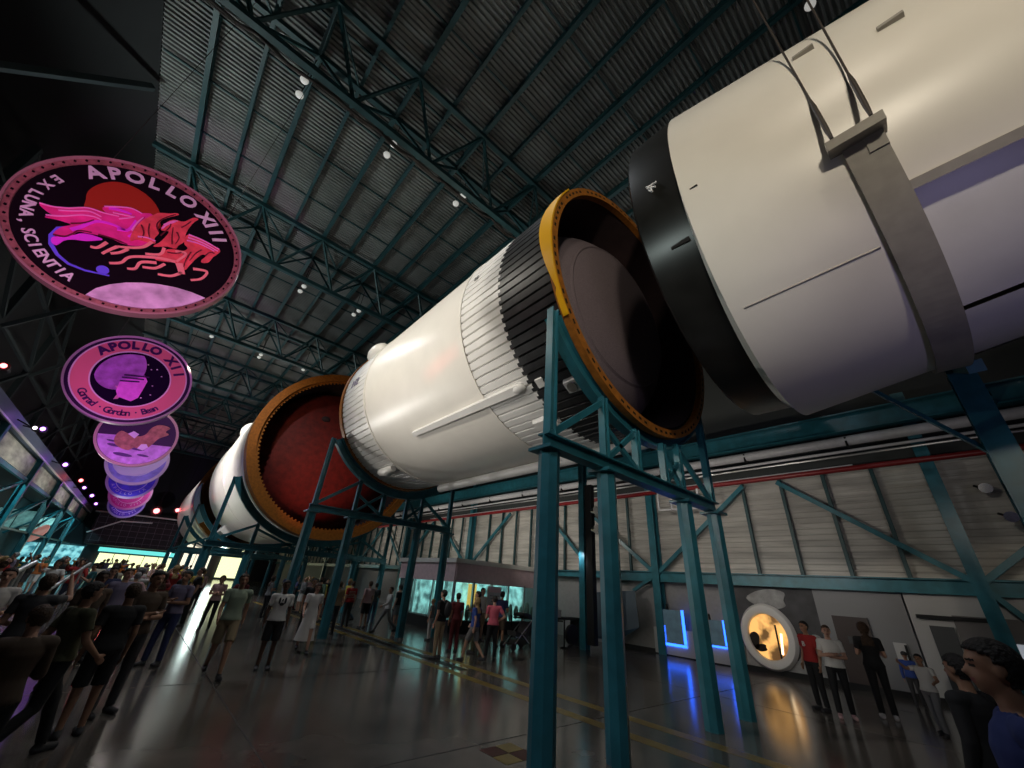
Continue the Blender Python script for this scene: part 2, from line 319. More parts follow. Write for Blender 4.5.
def lit(x0, x1, z0, z1, m, lb, nm='backlit_shopfront', y=79.5):
    t = thing(nm, lb, 'shopfront', ((x0+x1)/2, y, z0)); MB().box(((x0+x1)/2, y, (z0+z1)/2), (x1-x0, .1, z1-z0)).build('backlit_face', m, t)
    f = MB()
    for xx in (x0, x1): f.box((xx, y-.05, (z0+z1)/2), (.15, .2, z1-z0+.2))
    f.box(((x0+x1)/2, y-.05, z1+.1), (x1-x0+.2, .25, .2)); f.box(((x0+x1)/2, y-.05, z0), (x1-x0, .25, .15)); f.build('panel_frame', teal, t)
    for q in range(1, int((x1-x0)/1.6)): MB().box((x0+q*1.6, y-.08, (z0+z1)/2), (.07, .06, z1-z0)).build('mullion', teal, t)
lit(-3.4, 4.6, .0, 2.3, litp, 'wide yellow-green lit shop front beneath the dark box at the far end')
lit(5.6, 9.2, .2, 4.6, litw, 'tall warm white lit panel far off under the distant rocket stages')
lit(10.4, 13.4, .2, 4.4, litp, 'greenish lit panel far off, right of the tall warm panel')
lit(-10.9, -5.0, .3, 2.9, litc, 'cyan lit wall panel at the far left under the walkway')
MB().box((.6, 79.3, 2.75), (8.4, .3, .5)).build('lit_fascia', cy2, None); tag(bpy.data.objects['lit_fascia'], 'thin cyan glowing fascia strip above the far yellow-green shop front', 'fascia')
g = thing('netted_gantry', 'dark netted box with a pale top rail across the far end', 'gantry', (-.5, 74, 3.4))
MB().box((-.5, 76, 5.0), (9.0, 5, 3.6)).build('dark_box', mat('gbox', (.012, .008, .014), .8), g); MB().tube([(-5.4, 73.3, 6.95), (4.4, 73.3, 7.1)], .1, 8).build('top_rail', pipe_m, g, True)
MB().tube([(-5.2, 73.3, 4.4), (-2.6, 73.3, 6.1), (.5, 73.3, 6.3)], .09, 8).build('handrail', pipe_m, g, True)
w = MB()
for i in range(11): w.bar((-4.6+i*.85, 73.42, 3.4), (-4.9+i*.85, 73.42, 6.8), .03, .03)
for i in range(5): w.bar((-4.8, 73.42, 3.6+i*.7), (4.0, 73.42, 3.7+i*.7), .03, .03)
w.build('netting', mat('net', (.12, .10, .14), .6), g)
# raised walkway on the left
wk = thing('walkway_structure', 'raised walkway with weathered fascia on teal columns along the left side', 'walkway', (-6.6, 20, 0))
fas = mat('fascia', (.42, .42, .36), .6, vary=.5, vs=1.6, stretch=(1, .5, 2))
MB().box((-6.62, 48, 6.45), (.12, 64, 1.0)).build('fascia_panel', fas, wk)
MB().box((-6.45, 48, 7.35), (.4, 64, .5)).build('parapet_beam', mat('parapet', (.10, .13, .20), .5), wk); MB().bar((-6.28, 16, 7.05), (-6.28, 80, 7.05), .08, .08).build('edge_rail', pipe_m, wk)
MB().bar((-6.5, 16, 5.75), (-6.5, 80, 5.75), .16, .2).build('lower_chord', teal, wk); MB().box((-8.7, 48, 7.0), (4.2, 64, .15)).build('deck', darkbeam, wk)
for cy in (28, 38, 48, 58, 68):
    MB().ibeam((-6.45, cy, 0), (-6.45, cy, 7.2), .36, .36, .04, up=(1,0,0)).build('column', teal, wk); MB().bar((-6.5, cy, 3.2), (-6.5, cy+10, 5.7), .13, .13).build('brace', teal, wk)
    MB().bar((-6.6, cy+.2, 5.6), (-9.6, cy+2, 3.2), .12, .12).build('brace', teal, wk); MB().bar((-6.5, cy, 3.1), (-6.5, cy+10, 3.1), .12, .12).build('tie_beam', teal, wk)
for (x, y, z, w_, h_, lb) in ((-9.4, 60, 4.5, 3.0, 1.6, 'white poster with small dark figures under the left walkway, nearer'), (-8.9, 70, 4.6, 2.6, 1.6, 'white poster with small dark figures under the left walkway, farther')):
    t = thing('hanging_poster', lb, 'poster', (x, y, z), 'posters under the walkway'); MB().box((x, y, z), (w_, .06, h_)).build('poster_sheet', mat('poster', (.65, .65, .6), .6, vary=.5, vs=2.2), t)
    MB().box((x, y-.05, z), (.06, .04, h_)).build('poster_frame', dark, t)
t = thing('pink_balloon_sign', 'pink and white teardrop shaped hanging sign on the far left', 'sign', (-7.6, 62, 3.2)); MB().ell((-7.7, 62, 3.5), (.45, .15, .95), rot=Matrix.Rotation(.5, 3, 'Y')).build('sign_face', mat('pinks', (.8, .35, .3), .5, emit=(.8, .3, .25), es=.25), t, True)
# dark lattice above the walkway
lt_ = thing('wall_lattice', 'dim steel lattice rising above the left walkway', 'lattice', (-9.5, 40, 7.3))
for i in range(8):
    y = 14+i*8; MB().bar((-9.4, y, 7.1), (-9.4, y, 17.4), .3, .3, up=(1,0,0)).build('post', darkbeam, lt_)
    MB().bar((-9.3, y, 7.5), (-9.3, y+8, 12.2), .16, .16).build('brace', darkbeam, lt_); MB().bar((-9.3, y+8, 12.2), (-9.3, y, 17.2), .16, .16).build('brace', darkbeam, lt_)
    MB().bar((-9.2, y, 12), (-5.6, y+1, 17.2), .2, .2).build('knee_brace', darkbeam, lt_)
for z in (9.8, 12.2, 15): MB().bar((-9.3, 12, z), (-9.3, 78, z), .16, .16).build('rail', darkbeam, lt_)
struct(MB().box((-8.4, 33, CZ), (5.6, 94, .2)), 'ceiling_left', dark, 'black ceiling strip on the left')
# coloured stage lamps
def em_lamp(x, y, z, col, lb, p=0, r=.16):
    t = thing('stage_lamp', lb, 'lamp', (x, y, z), 'coloured stage lamps'); lb_ = MB().tube([(x, y+.5, z), (x, y, z)], [.10, r*1.1], 12).build('lamp_body', dark, t, True)
    m = mat('lamp_'+str(col), (.1, .1, .1), .4, emit=tuple(.15+.85*c for c in col), es=5); MB().ell((x, y-.03, z), (r*.6, .06, r*.6), 12, 6).build('lens', m, lb_, True)
    (MB().bar((x, y+.4, z), (-6.3, y+.4, 7.35), .05, .05) if x < -5 else MB().bar((x, y+.3, z), (x, y+.3, CZ-.2), .05, .05)).build('bracket', dark, t)
    if p:
        l = bpy.data.lights.new('stage_glow', 'POINT'); l.energy = p*.06; l.color = col; l.shadow_soft_size = .2; o = bpy.data.objects.new('stage_glow', l); COL.objects.link(o); o.location = (x, y-.5, z)
PUR = (.45, .08, 1.0); RED = (1., .03, .04)
em_lamp(-5.5, 27.8, 7.04, (1, .75, .95), 'small white stage lamp on the left, next to the nearest purple one', 20, .12)
em_lamp(-5.5, 29.1, 7.3, PUR, 'purple stage lamp nearest the camera on the left', 180, .16)
em_lamp(-5.5, 39.3, 7.2, PUR, 'second purple stage lamp along the left walkway', 200, .2)
em_lamp(-5.5, 49.3, 7.5, RED, 'red stage lamp beyond the second purple one on the left', 160, .22)
em_lamp(-5.5, 53.5, 7.4, PUR, 'purple stage lamp just beyond the left red one', 160, .2)
em_lamp(-5.4, 61, 7.5, PUR, 'far purple stage lamp on the left, upper of the last pair', 200, .24)
em_lamp(-5.4, 69, 7.4, PUR, 'farthest purple stage lamp on the left', 200, .22)
em_lamp(-3.4, 71.8, 7.2, RED, 'tiny red stage lamp over the pale far rail, left end', 60, .24)
em_lamp(-5.5, 20.1, 7.4, RED, 'red stage lamp at the left edge of the view', 40, .14)
em_lamp(.3, 71.8, 7.75, RED, 'bright red stage lamp over the far gantry', 400, .55)
em_lamp(2.4, 71.8, 8.2, RED, 'red stage lamp beside the farthest rocket stage', 300, .4)
# ================================================================ ROCKET
def slots_ring(name, parent, ax, y, r0, r1, dep, nslot, m1, cover=None):
    n = nslot*4; q = MB()
    # front face in three radial bands, slots in the middle one
    rm0 = r0+(r1-r0)*.35; rm1 = r0+(r1-r0)*.65
    q.lathe([(y, r0), (y, rm0)], ax, n); q.lathe([(y, rm0), (y, rm1)], ax, n, mis=lambda i, k: 1 if k % 4 in (1, 2) and (k//4) % 6 != 5 else 0); q.lathe([(y, rm1), (y, r1)], ax, n)
    q.lathe([(y, r0), (y+dep, r0)], ax, n); q.lathe([(y, r1), (y+dep, r1)], ax, n); q.lathe([(y+dep, r0), (y+dep, r1)], ax, n)
    return q.build(name, [m1, slot], parent)
# --- middle stage
R = 3.3
S4 = thing('rocket_stage', 'white rocket stage with a black ribbed band and an open orange rimmed end facing right', 'rocket stage', (AX[0], 4.1, AX[1]), 'rocket stages')
def ribs(n, h): return lambda k, r: r-.03 if k % 8 == 0 else r+h*.7
NR = 8*92
def saw(i, k): return 0
MB().lathe([(4.14, R), (5.80, R)], AX, NR, rfun=ribs(NR, .045)).build('black_skirt', blackrib, S4)
MB().lathe([(5.78, R+.004), (5.86, R+.004), (7.45, R+.004)], AX, NR, rfun=ribs(NR, .045), mis=lambda i, k: (1 if i == 0 and k % 8 >= 4 else 0)).build('ribbed_skirt', [white2, blackrib], S4)
MB().lathe([(7.40, R), (7.40, R+.06), (7.48, R+.06), (7.50, R+.02), (13.7, R+.02), (13.72, R+.05), (13.80, R+.05), (13.82, R)], AX, 128).build('tank_wall', white, S4, True)
MB().lathe([(13.80, R), (16.0, R)], AX, NR, rfun=ribs(NR, .03)).build('rear_skirt', white2, S4)
MB().lathe([(15.95, R-.1), (15.95, R+.07), (16.2, R+.07), (16.2, R-.1), (15.95, R-.1)], AX, 128).build('rear_ring', orange, S4, True)
MB().lathe([(16.1, 3.25), (16.1, .02)], AX, 64).build('rear_bulkhead', interior, S4)
slots_ring('front_ring', S4, (7.60, 8.77), 4.0, 3.28, 3.48, .16, 96, mat('ring_rust', (.42, .15, .02), .5, vary=.3, vs=8))
MB().lathe([(4.12, 3.27), (4.3, 3.22), (7.6, 3.2)], AX, 96).build('inner_wall', interior, S4, True)
for a_ in range(0, 360, 30):
    pass
dp = [(6.4-2.15*math.sqrt(max(0, 1-(i/30)**3)), 3.12*i/30) for i in range(31)]
MB().lathe(dp, AX, 96).build('tank_dome', dome_m, S4, True)
q = MB().lathe([(4.56, 2.02), (4.545, 2.06), (4.61, 2.10)], AX, 96); q.build('dome_seam', dome_m, S4, True)
# yellow strip added along the rim: lamp light on its outer side, as colour
q = MB(); PV = []; PF = []; NN = 40
for i in range(NN+1):
    a = math.radians(147+(213-147)*i/NN); t_ = i/NN; wd = .06+.32*math.sin(PI*min(1, t_*1.15)**.8) if t_ < .87 else .13
    for (yy, rr) in ((3.97, 3.46), (3.97+wd, 3.46), (3.97+wd, 3.42), (3.97, 3.42)): x_, z_ = polar((7.60, 8.77), rr+.065, a); PV.append((x_, yy, z_))
for i in range(NN):
    for k in range(4): PF.append((i*4+k, i*4+(k+1)%4, i*4+4+(k+1)%4, i*4+4+k))
PF += [(0, 1, 2, 3), (NN*4+3, NN*4+2, NN*4+1, NN*4)]; q.add(PV, PF).build('lit_rim_strip', yellow, S4, False)
def on_skin(ax, R_, deg, y0, y1, w, h, taper=1.0, mb=None, mi=0):
    mb = mb or MB(); a = math.radians(deg); c = Vector((math.cos(a), 0, math.sin(a))); s_ = Vector((-math.sin(a), 0, math.cos(a))); P = []
    for yy, ww, hh in ((y0, w, h), (y1, w*taper, h*taper)):
        for ds, dr in ((-1, -.06), (1, -.06), (.7, hh), (-.7, hh)):
            p = Vector((ax[0], yy, ax[1]))+c*(R_+dr)+s_*(ds*ww/2); P.append(tuple(p))
    return mb.add(P, [(0,1,2,3), (7,6,5,4), (0,4,5,1), (1,5,6,2), (2,6,7,3), (3,7,4,0)], mi)
on_skin(AX, R, 230.5, 6.1, 11.2, .30, .16, .75).build('cable_tunnel', white2, S4)
q = MB(); c_ = arcp(AX, R+.06, 230.5, 6.15); q.ell(c_, (.14, .2, .14)); q.build('tunnel_fairing', white2, S4, True)
q = MB(); q.tube([arcp(AX, R+.12, 246, 13.9), arcp(AX, R+.2, 246, 14.3), arcp(AX, R+.1, 246, 15.0)], [.12, .2, .14], 12); q.build('motor_fairing', white2, S4, True)
q = MB(); q.ell(arcp(AX, R+.0, 150, 14.6), (.36, .8, .36)); q.build('control_pod', white, S4, True)
MB().tube([arcp(AX, R+.2, 286, 4.7), arcp(AX, R+.2, 286, 14.2)], .16, 14).build('feed_line', white2, S4, True)
on_skin(AX, R+.045, 238, 4.62, 4.98, .42, .03, .9).build('access_plate', white2, S4); q = MB(); c_ = arcp(AX, R+.085, 238, 4.8); q.tube([c_, arcp(AX, R+.11, 238, 4.8)], .12, 16); q.build('vent_port', grey_band, S4, True)
on_skin(AX, R+.045, 232, 5.42, 5.62, .3, .02, 1).build('access_plate', white2, S4)
on_skin(AX, R+.045, 250, 5.9, 6.5, .5, .1, .8).build('equipment_pod', white2, S4)
# faint lettering and small marks on rear skirt
def text_mesh(mb, s, size, place, mi=0, ext=.01, spacing=1.0, bold=0.0):     # place(u, v) -> world for every vertex of flat text
    cu = bpy.data.curves.new('txt', 'FONT'); cu.body = s; cu.size = size; cu.extrude = ext; cu.offset = bold; cu.align_x = 'CENTER'; cu.align_y = 'CENTER'; cu.resolution_u = 3
    o = bpy.data.objects.new('txt', cu); COL.objects.link(o); dg = bpy.context.evaluated_depsgraph_get(); dg.update()
    me = bpy.data.meshes.new_from_object(o.evaluated_get(dg)); bpy.data.objects.remove(o); bpy.data.curves.remove(cu)
    mb.add([place(v.co.x, v.co.y, v.co.z) for v in me.vertices], [tuple(p.vertices) for p in me.polygons], mi); bpy.data.meshes.remove(me)
lav = mat('lavender_mark', (.30, .26, .36), .6); q = MB()
text_mesh(q, '142', .5, lambda u, v, w: arcp(AX, R+.045+w, 178-math.degrees(v/R), 14.95-u)); q.build('lettering', lav, S4)
q = MB(); text_mesh(q, '90', .2, lambda u, v, w: arcp(AX, R+.06+w, 170-math.degrees(v/R), 6.9-u)); q.build('lettering', mat('mkgrey', (.2, .2, .2), .5), S4)
# --- near stage : black instrument ring + white tapering adapter
SL = thing('rocket_adapter', 'huge near white tapering rocket section with a black ring at its left end', 'rocket stage', (NX[0], 1.3, NX[1]), 'rocket stages')
BX = (7.64, 8.72)
MB().lathe([(1.44, 3.3), (2.24, 3.3), (2.28, 3.26), (2.29, 2.6)], BX, 128).build('black_ring', black, SL, True)
MB().lathe([(2.2, 3.05), (2.2, .05)], NX, 64).build('end_bulkhead', interior, SL)
def RS(y): return 3.41-(1.43-y)*.16
MB().lathe([(1.6, 3.2), (1.43, RS(1.43)-.05), (1.43, RS(1.43)), (1.41, RS(1.41)), (-.72, RS(-.72)), (-.72, RS(-.72)-.2)], NX, 160).build('adapter_skin', white, SL, True)
A219, A256 = math.radians(221), math.radians(257)
MB().lathe([(-.35, RS(-.35)), (-8, RS(-8))], NX, 120, a0=math.radians(-67), a1=math.radians(220.5)).build('adapter_upper_skin', white, SL, True)
q = MB().lathe([(-.6, RS(-.6)-.14), (-8, RS(-8)-.14)], NX, 40, a0=math.radians(219), a1=math.radians(258)); q.build('recessed_bay', white2, SL, True)
MB().lathe([(-.35, RS(-.35)-.02), (-8, RS(-8)-.02)], NX, 40, a0=math.radians(257), a1=math.radians(295)).build('adapter_lower_skin', white2, SL, True)
for dg_, w_ in ((220.3, .12),):
    q = MB(); a_ = math.radians(dg_); c = Vector((math.cos(a_), 0, math.sin(a_)))
    for (y0, y1) in ((-.7, -8),):
        p0 = Vector((NX[0], y0, NX[1]))+c*(RS(y0)-.02); p1 = Vector((NX[0], y1, NX[1]))+c*(RS(y1)-.02); q.bar(p0, p1, w_, .24 if w_ > .1 else .18, up=tuple(c))
    q.build('bay_ledge', grey_band, SL)
MB().lathe([(-7.9, RS(-7.9)), (-7.9, .1)], NX, 64).build('end_bulkhead', interior, SL)
seamm = mat('seam', (.45, .43, .40), .4); q = MB()
for i in range(14):
    y0 = 1.25-i*.115; y1 = y0-.117; q.bar(Vector(arcp(NX, RS(y0)+.006, 230.5, y0)), Vector(arcp(NX, RS(y1)+.006, 230.5, y1)), .035, .02)
q.build('panel_seam', seamm, SL)
q = MB(); on_skin(BX, 3.3, 209, 1.55, 1.85, .10, .04, .6, q); q.build('black_pod', slot, SL)
on_skin(NX, RS(1.2), 195, 1.18, 1.34, .035, .015, 1).build('black_dash', slot, SL)
q = MB(); wm = mat('mark_white', (.8, .8, .8), .5, emit=None)
for (dy, dz, ln, an) in ((0, 0, .17, .5), (.02, .06, .10, .9), (-.03, -.05, .16, .1), (.0, .03, .14, 1.7), (.05, -.06, .08, .7)):
    pc = Vector(arcp(BX, 3.315, 187.5+dz*17, 1.86+dy)); v_ = Vector((0, math.cos(an), math.sin(an)))*ln/2; q.bar(pc-v_, pc+v_, .02, .03, up=(1,0,0))
q.build('white_mark', wm, SL)
for dg_, yy in ((178, -1.2), (168, -.4)): on_skin(NX, RS(yy), dg_, yy, yy-.25, .08, .04, .8).build('small_fitting', grey_band, SL)
# sling around it and its two cables
SG = thing('lifting_sling', 'grey cradle strap under the near white rocket section', 'sling', (NX[0], -.7, NX[1]))
q = MB(); n = 60; PV = []; PF = []
for i in range(n+1):
    a = math.radians(205+(335-205)*i/n); tt = math.sin(PI*i/n)
    for (dy, dr) in ((.20, .02), (.20, .075), (-.19, .075), (-.19, .02)): x_, z_ = polar(NX, RS(-.5)+dr, a); PV.append((x_, -.60+dy-.06*tt, z_))
for i in range(n):
    for k in range(4): PF.append((i*4+k, i*4+(k+1)%4, i*4+4+(k+1)%4, i*4+4+k))
PF += [(0, 1, 2, 3), (n*4+3, n*4+2, n*4+1, n*4)]; q.add(PV, PF).build('strap', grey_band, SG)
q = MB(); a_ = math.radians(205)
on_skin(NX, RS(-.6), 205, -.28, -.84, .17, .30, 1, q); q.build('strap_bracket', grey_band, SG)
on_skin(NX, RS(-.6)+.06, 208, -.62, -.80, .3, .05, 1).build('strap_lug', grey_band, SG)
for nm, y0, top, lb in (('a', -.36, (4.3, -.25, 17.4), 'dark steel hanger cable with turnbuckle, left one above the grey strap'), ('b', -.74, (4.35, -1.05, 17.4), 'dark steel hanger cable with turnbuckle, right one above the grey strap')):
    p0 = Vector(arcp(NX, RS(-.6)+.30, 204, y0)); p1 = Vector(top); cb_ = thing('hanger_cable', lb, 'cable', tuple(p0), 'hanger cables')
    wr_ = MB().tube([p0, p1], .014, 8).build('wire_rope', cable_m, cb_, True); MB().tube([p0, p0+(p1-p0)*.02, p0+(p1-p0)*.07, p0+(p1-p0)*.09], [.02, .03, .03, .014], 10).build('turnbuckle', cable_m, wr_, True)
# --- far big stage
FR = 5.03
S2 = thing('rocket_stage', 'large far rocket stage with a thick orange rim around a dark red dome', 'rocket stage', (AX[0], 24.85, AX[1]), 'rocket stages')
q = MB(); n = 4*130
q.lathe([(24.85, 4.72), (24.85, 5.16)], AX, n); q.lathe([(24.85, 5.16), (25.6, 5.16), (25.6, 4.72)], AX, n)
q.lathe([(24.85, 4.72), (25.02, 4.72)], AX, n)
q.lathe([(25.0, 4.52), (25.0, 4.74)], AX, n, rfun=lambda k, r: r+(.09 if (k % 4 in (0, 1) and r < 4.6) else 0)); q.build('front_ring', orange, S2)
q = MB().lathe([(25.02, 4.70), (25.6, 4.62), (28, 4.62)], AX, 96); q.build('inner_wall', interior, S2, True)
dp = [(27.6-1.9*math.sqrt(max(0, 1-(i/24)**2)), 4.6*i/24) for i in range(25)]
MB().lathe(dp, AX, 96).build('red_dome', dome_red, S2, True)
q = MB(); q.ell((6.2, 25.98, 10.9), (.28, .12, .2)); q.build('dome_hatch', interior, S2, True)
MB().lathe([(25.5, FR), (25.5, FR+.03), (33, FR+.03), (33.02, FR+.06), (33.1, FR), (40.5, FR), (41, FR-.06), (41, 4.2)], AX, 128).build('stage_skin', white, S2, True)
q = MB(); q.ell(arcp(AX, FR-.15, 150, 35), (.6, 1.6, .6)); q.build('control_pod', white, S2, True)
on_skin(AX, FR, 238, 38.5, 41.4, .9, .5, .8).build('fairing', white2, S2)
MB().lathe([(40.9, 4.5), (44.5, 3.2), (46, 3.0)], AX, 64).build('thrust_cone', orange_dk, S2, True)
for k, (dx, dz) in enumerate(((-1.5, 1.5), (1.5, 1.5), (-1.5, -1.5), (1.5, -1.5), (0, 0))):
    MB().lathe([(45.5, .3), (46.5, .35), (47.2, .5), (48.6, .95)], (AX[0]+dx, AX[1]+dz), 24).build('engine_bell', orange_dk, S2, True)
# --- farthest stage
S1 = thing('rocket_stage', 'farthest white rocket stage with an orange edge, mostly hidden behind a teal cradle', 'rocket stage', (AX[0], 51, AX[1]), 'rocket stages')
MB().lathe([(50.4, 4.7), (50.4, 5.1), (51.6, 5.1), (51.6, 5.04)], AX, 96).build('front_ring', orange, S1); MB().lathe([(51.5, 5.03), (72, 5.03), (72, 3)], AX, 96).build('stage_skin', white, S1, True)
MB().lathe([(50.6, 4.7), (53, 4.65), (53, .1)], AX, 64).build('inner_wall', orange_dk, S1)
q = MB(); on = MB().lathe([(43.6, 5.3), (48.6, 5.3)], AX, 20, a0=math.radians(186), a1=math.radians(222)); on.lathe([(43.6, 5.22), (48.6, 5.22)], AX, 20, a0=math.radians(186), a1=math.radians(222)); on.build('side_shield', mat('shield_teal', (.05, .20, .24), .5), S1, True)
# ================================================================ STANDS
def stand(y, ax, Rin, cols, zb, label, colr=.17, a0=213, a1=327, thick=.32, dep=.22, ady=0):
    t = thing('rocket_stand', label, 'stand', (ax[0], y, 0), 'rocket stands')
    for x in cols:
        MB().tube([(x, y, 0), (x, y, zb)], colr, 8).build('leg', teal, t)
        MB().box((x, y, zb-.03), (colr*2.8, colr*2.8, .05)).build('cap_plate', teal, t)
    MB().ibeam((cols[0]-.15*colr/.17, y, zb+.12), (cols[-1]+.15*colr/.17, y, zb+.12), .24*colr/.17, .24*colr/.17, .03).build('cross_beam', teal, t)
    n = 48; ar = MB(); PV = []; PF = []
    for i in range(n+1):
        a = math.radians(a0+(a1-a0)*i/n)
        for (dy, rr) in ((-dep/2, Rin), (dep/2, Rin), (dep/2, Rin+.04), (.02, Rin+.04), (.02, Rin+thick-.04), (dep/2, Rin+thick-.04), (dep/2, Rin+thick), (-dep/2, Rin+thick), (-dep/2, Rin+thick-.04), (-.02, Rin+thick-.04), (-.02, Rin+.04), (-dep/2, Rin+.04)):
            x_, z_ = polar(ax, rr, a); PV.append((x_, y+dy+ady, z_))
    for i in range(n):
        for k in range(12): PF.append((i*12+k, i*12+(k+1)%12, i*12+12+(k+1)%12, i*12+12+k))
    PF += [tuple(range(12)), tuple(n*12+k for k in range(11, -1, -1))]
    ar.add(PV, PF).build('cradle_arc', teal, t)
    ro = Rin+thick
    def arz(x): dx = x-ax[0]; return ax[1]-math.sqrt(max(.01, ro*ro-dx*dx))
    topl = arcp(ax, ro-.05, a0, y); topr = arcp(ax, ro-.05, a1, y)
    pw_ = colr*.85
    for e, x in ((topl, cols[0]), (topr, cols[-1])): MB().ibeam((x, y, zb+.2), (x if abs(x-e[0]) < .3 else e[0], y, e[2]+.06), pw_*1.1, pw_*1.1, .02, up=(1,0,0)).build('end_post', teal, t)
    xs = [cols[1], ax[0]-.55*colr/.17, ax[0]+.55*colr/.17, cols[2]]
    for x in xs: MB().ibeam((x, y, zb+.2), (x, y, arz(x)+.05), pw_, pw_, .02, up=(1,0,0)).build('short_post', teal, t)
    for (xa, xb) in ((cols[0], cols[1]), (cols[3], cols[2])): MB().bar((xa, y, zb+.25), (xb, y, arz(xb)-.05), pw_*.6, pw_*.8).build('diagonal', teal, t)
    for (xa, xb) in ((cols[1], xs[1]), (cols[2], xs[2])): MB().bar((xa, y, zb+.9*colr/.17), (xb, y, zb+.25), pw_*.5, pw_*.7).build('diagonal', teal, t); MB().bar((xa, y, zb+.2), (xb, y, arz(xb)), pw_*.5, pw_*.7).build('diagonal', teal, t)
    return t
stand(4.12, AX, 3.42, (4.36, 5.88, 8.83, 10.35), 4.02, 'nearest teal cradle stand on four columns under the open orange rim', ady=.16)
stand(16.1, AX, 3.42, (4.36, 5.88, 8.83, 10.35), 4.02, 'teal cradle stand in front of the red domed stage')
stand(26.4, AX, 5.14, (2.7, 4.6, 10.5, 12.4), 2.85, 'teal cradle stand under the orange rim of the red domed stage', .2, 207, 333, .36)
stand(43.0, AX, 5.14, (2.7, 4.6, 10.5, 12.4), 2.85, 'far teal cradle stand behind the red domed stage', .2, 207, 333, .36)
stand(56.0, AX, 5.14, (2.7, 4.6, 10.5, 12.4), 2.85, 'farthest teal cradle stand under the last rocket stage', .2, 207, 333, .36)
# near right support column with cross beam
t = thing('support_column', 'thick teal steel column and beams beneath the near white rocket section', 'column', (12.0, -.95, 0))
MB().ibeam((12.0, -.95, 0), (12.0, -.95, 6.9), .42, .42, .05, up=(1,0,0)).build('column', teal, t); MB().ibeam((12.0, -.95, 6.7), (17.4, -1.6, 8.0), .3, .3, .04).build('arm', teal, t)
MB().bar((12.1, -.95, 4.9), (11.6, .6, 6.9), .08, .08).build('strut', teal, t); MB().bar((12.0, -.95, 7.0), (9.0, -.9, 5.7), .2, .2).build('cradle_beam', teal, t)
# equipment mast
t = thing('lighting_mast', 'slim teal mast with round white floodlights standing behind the second column', 'mast', (15.0, 11.9, 0))
MB().ibeam((15.0, 11.9, 0), (15.0, 11.9, 7.7), .3, .3, .03, up=(1,0,0)).build('mast_column', teal, t)
MB().box((15.0, 11.5, 3.4), (.25, .35, 6.4)).build('cable_box', dark, t)
for z in (5.35, 4.55): MB().tube([(14.75, 11.2, z), (14.75, 10.95, z)], [.1, .22], 14).build('floodlight', chrome, t, True)
for k, (y, z, lb) in enumerate(((-.72, 5.52, 'upper'), (-.92, 4.72, 'lower'))):
    t = thing('floodlight', 'round chrome floodlight at the right edge, %s of two' % lb, 'lamp', (17.4, y, z), 'wall floodlights'); MB().tube([(17.6, y, z), (17.3, y, z-.05)], [.07, .14], 16).build('reflector', chrome, t, True)
    MB().bar((17.7, y, z), (17.6, y+.2, z+.1), .05).build('bracket', dark, t)
# equipment bracket by red pipe
t = thing('wall_bracket_frame', 'white tubular bracket frame hanging from the red pipe', 'bracket', (16.8, 8.3, 5.5))
q = MB()
for a_, b_ in (((16.8, 9.0, 6.9), (16.8, 9.0, 5.55)), ((16.8, 8.4, 6.6), (16.8, 8.4, 5.5)), ((16.8, 9.0, 5.55), (16.8, 7.2, 5.5)), ((16.8, 8.4, 6.2), (16.8, 7.2, 6.0)), ((16.8, 7.2, 6.3), (16.8, 7.2, 5.5))): q.bar(a_, b_, .07)
q.build('frame', pipe_m, t)
# ================================================================ SHOP / CASES
sx0, sx1, sy0, sy1 = 11.75, 17.4, 17.0, 22.5
sh = thing('display_kiosk', 'glass fronted exhibit cabin with mauve fascia and pale roof beside the side wall', 'kiosk', (sx0, sy0, 0))
mauve = mat('mauve', (.75, .56, .60), .5, vary=.1); glass = mat('case_glass', (.6, .75, .78), .05); glass.node_tree.nodes['Principled BSDF'].inputs['Transmission Weight'].default_value = .9
MB().box(((sx0+sx1)/2, (sy0+sy1)/2, 3.0), (sx1-sx0+.3, sy1-sy0+.3, .2)).build('roof', mat('roofw', (.85, .84, .80), .5), sh)
MB().box(((sx0+sx1)/2, sy0, 2.5), (sx1-sx0, .12, .85)).build('fascia', mauve, sh); MB().box((sx0, (sy0+sy1)/2, 2.5), (.12, sy1-sy0, .85)).build('fascia', mauve, sh)
MB().box(((sx0+sx1)/2, sy0, .25), (sx1-sx0, .14, .5)).build('plinth', dark, sh); MB().box((sx0, (sy0+sy1)/2, .25), (.14, sy1-sy0, .5)).build('plinth', dark, sh)
lc = mat('lit_display', (.3, .6, .6), .5, emit=(.38, .85, .80), es=1.0, vary=.3); nt = lc.node_tree; n = nt.nodes.new('ShaderNodeTexNoise'); n.inputs['Scale'].default_value = 2.4; n.inputs['Detail'].default_value = 4
tc = nt.nodes.new('ShaderNodeTexCoord'); nt.links.new(tc.outputs['Object'], n.inputs['Vector'])
r = nt.nodes.new('ShaderNodeValToRGB'); E_ = r.color_ramp.elements; E_[0].position = .36; E_[0].color = (.02, .05, .05, 1); E_[1].position = .62; E_[1].color = (.45, .95, .85, 1); e_ = E_.new(.5); e_.color = (.25, .5, .45, 1)
nt.links.new(n.outputs['Fac'], r.inputs[0]); nt.links.new(r.outputs[0], nt.nodes['Principled BSDF'].inputs['Emission Color'])
MB().box(((sx0+sx1)/2, sy0+1.0, 1.3), (sx1-sx0-.3, .08, 1.7)).build('lit_backdrop', lc, sh); MB().box((sx0+1.0, (sy0+sy1)/2+.8, 1.3), (.08, sy1-sy0-1.5, 1.7)).build('lit_backdrop', lc, sh)
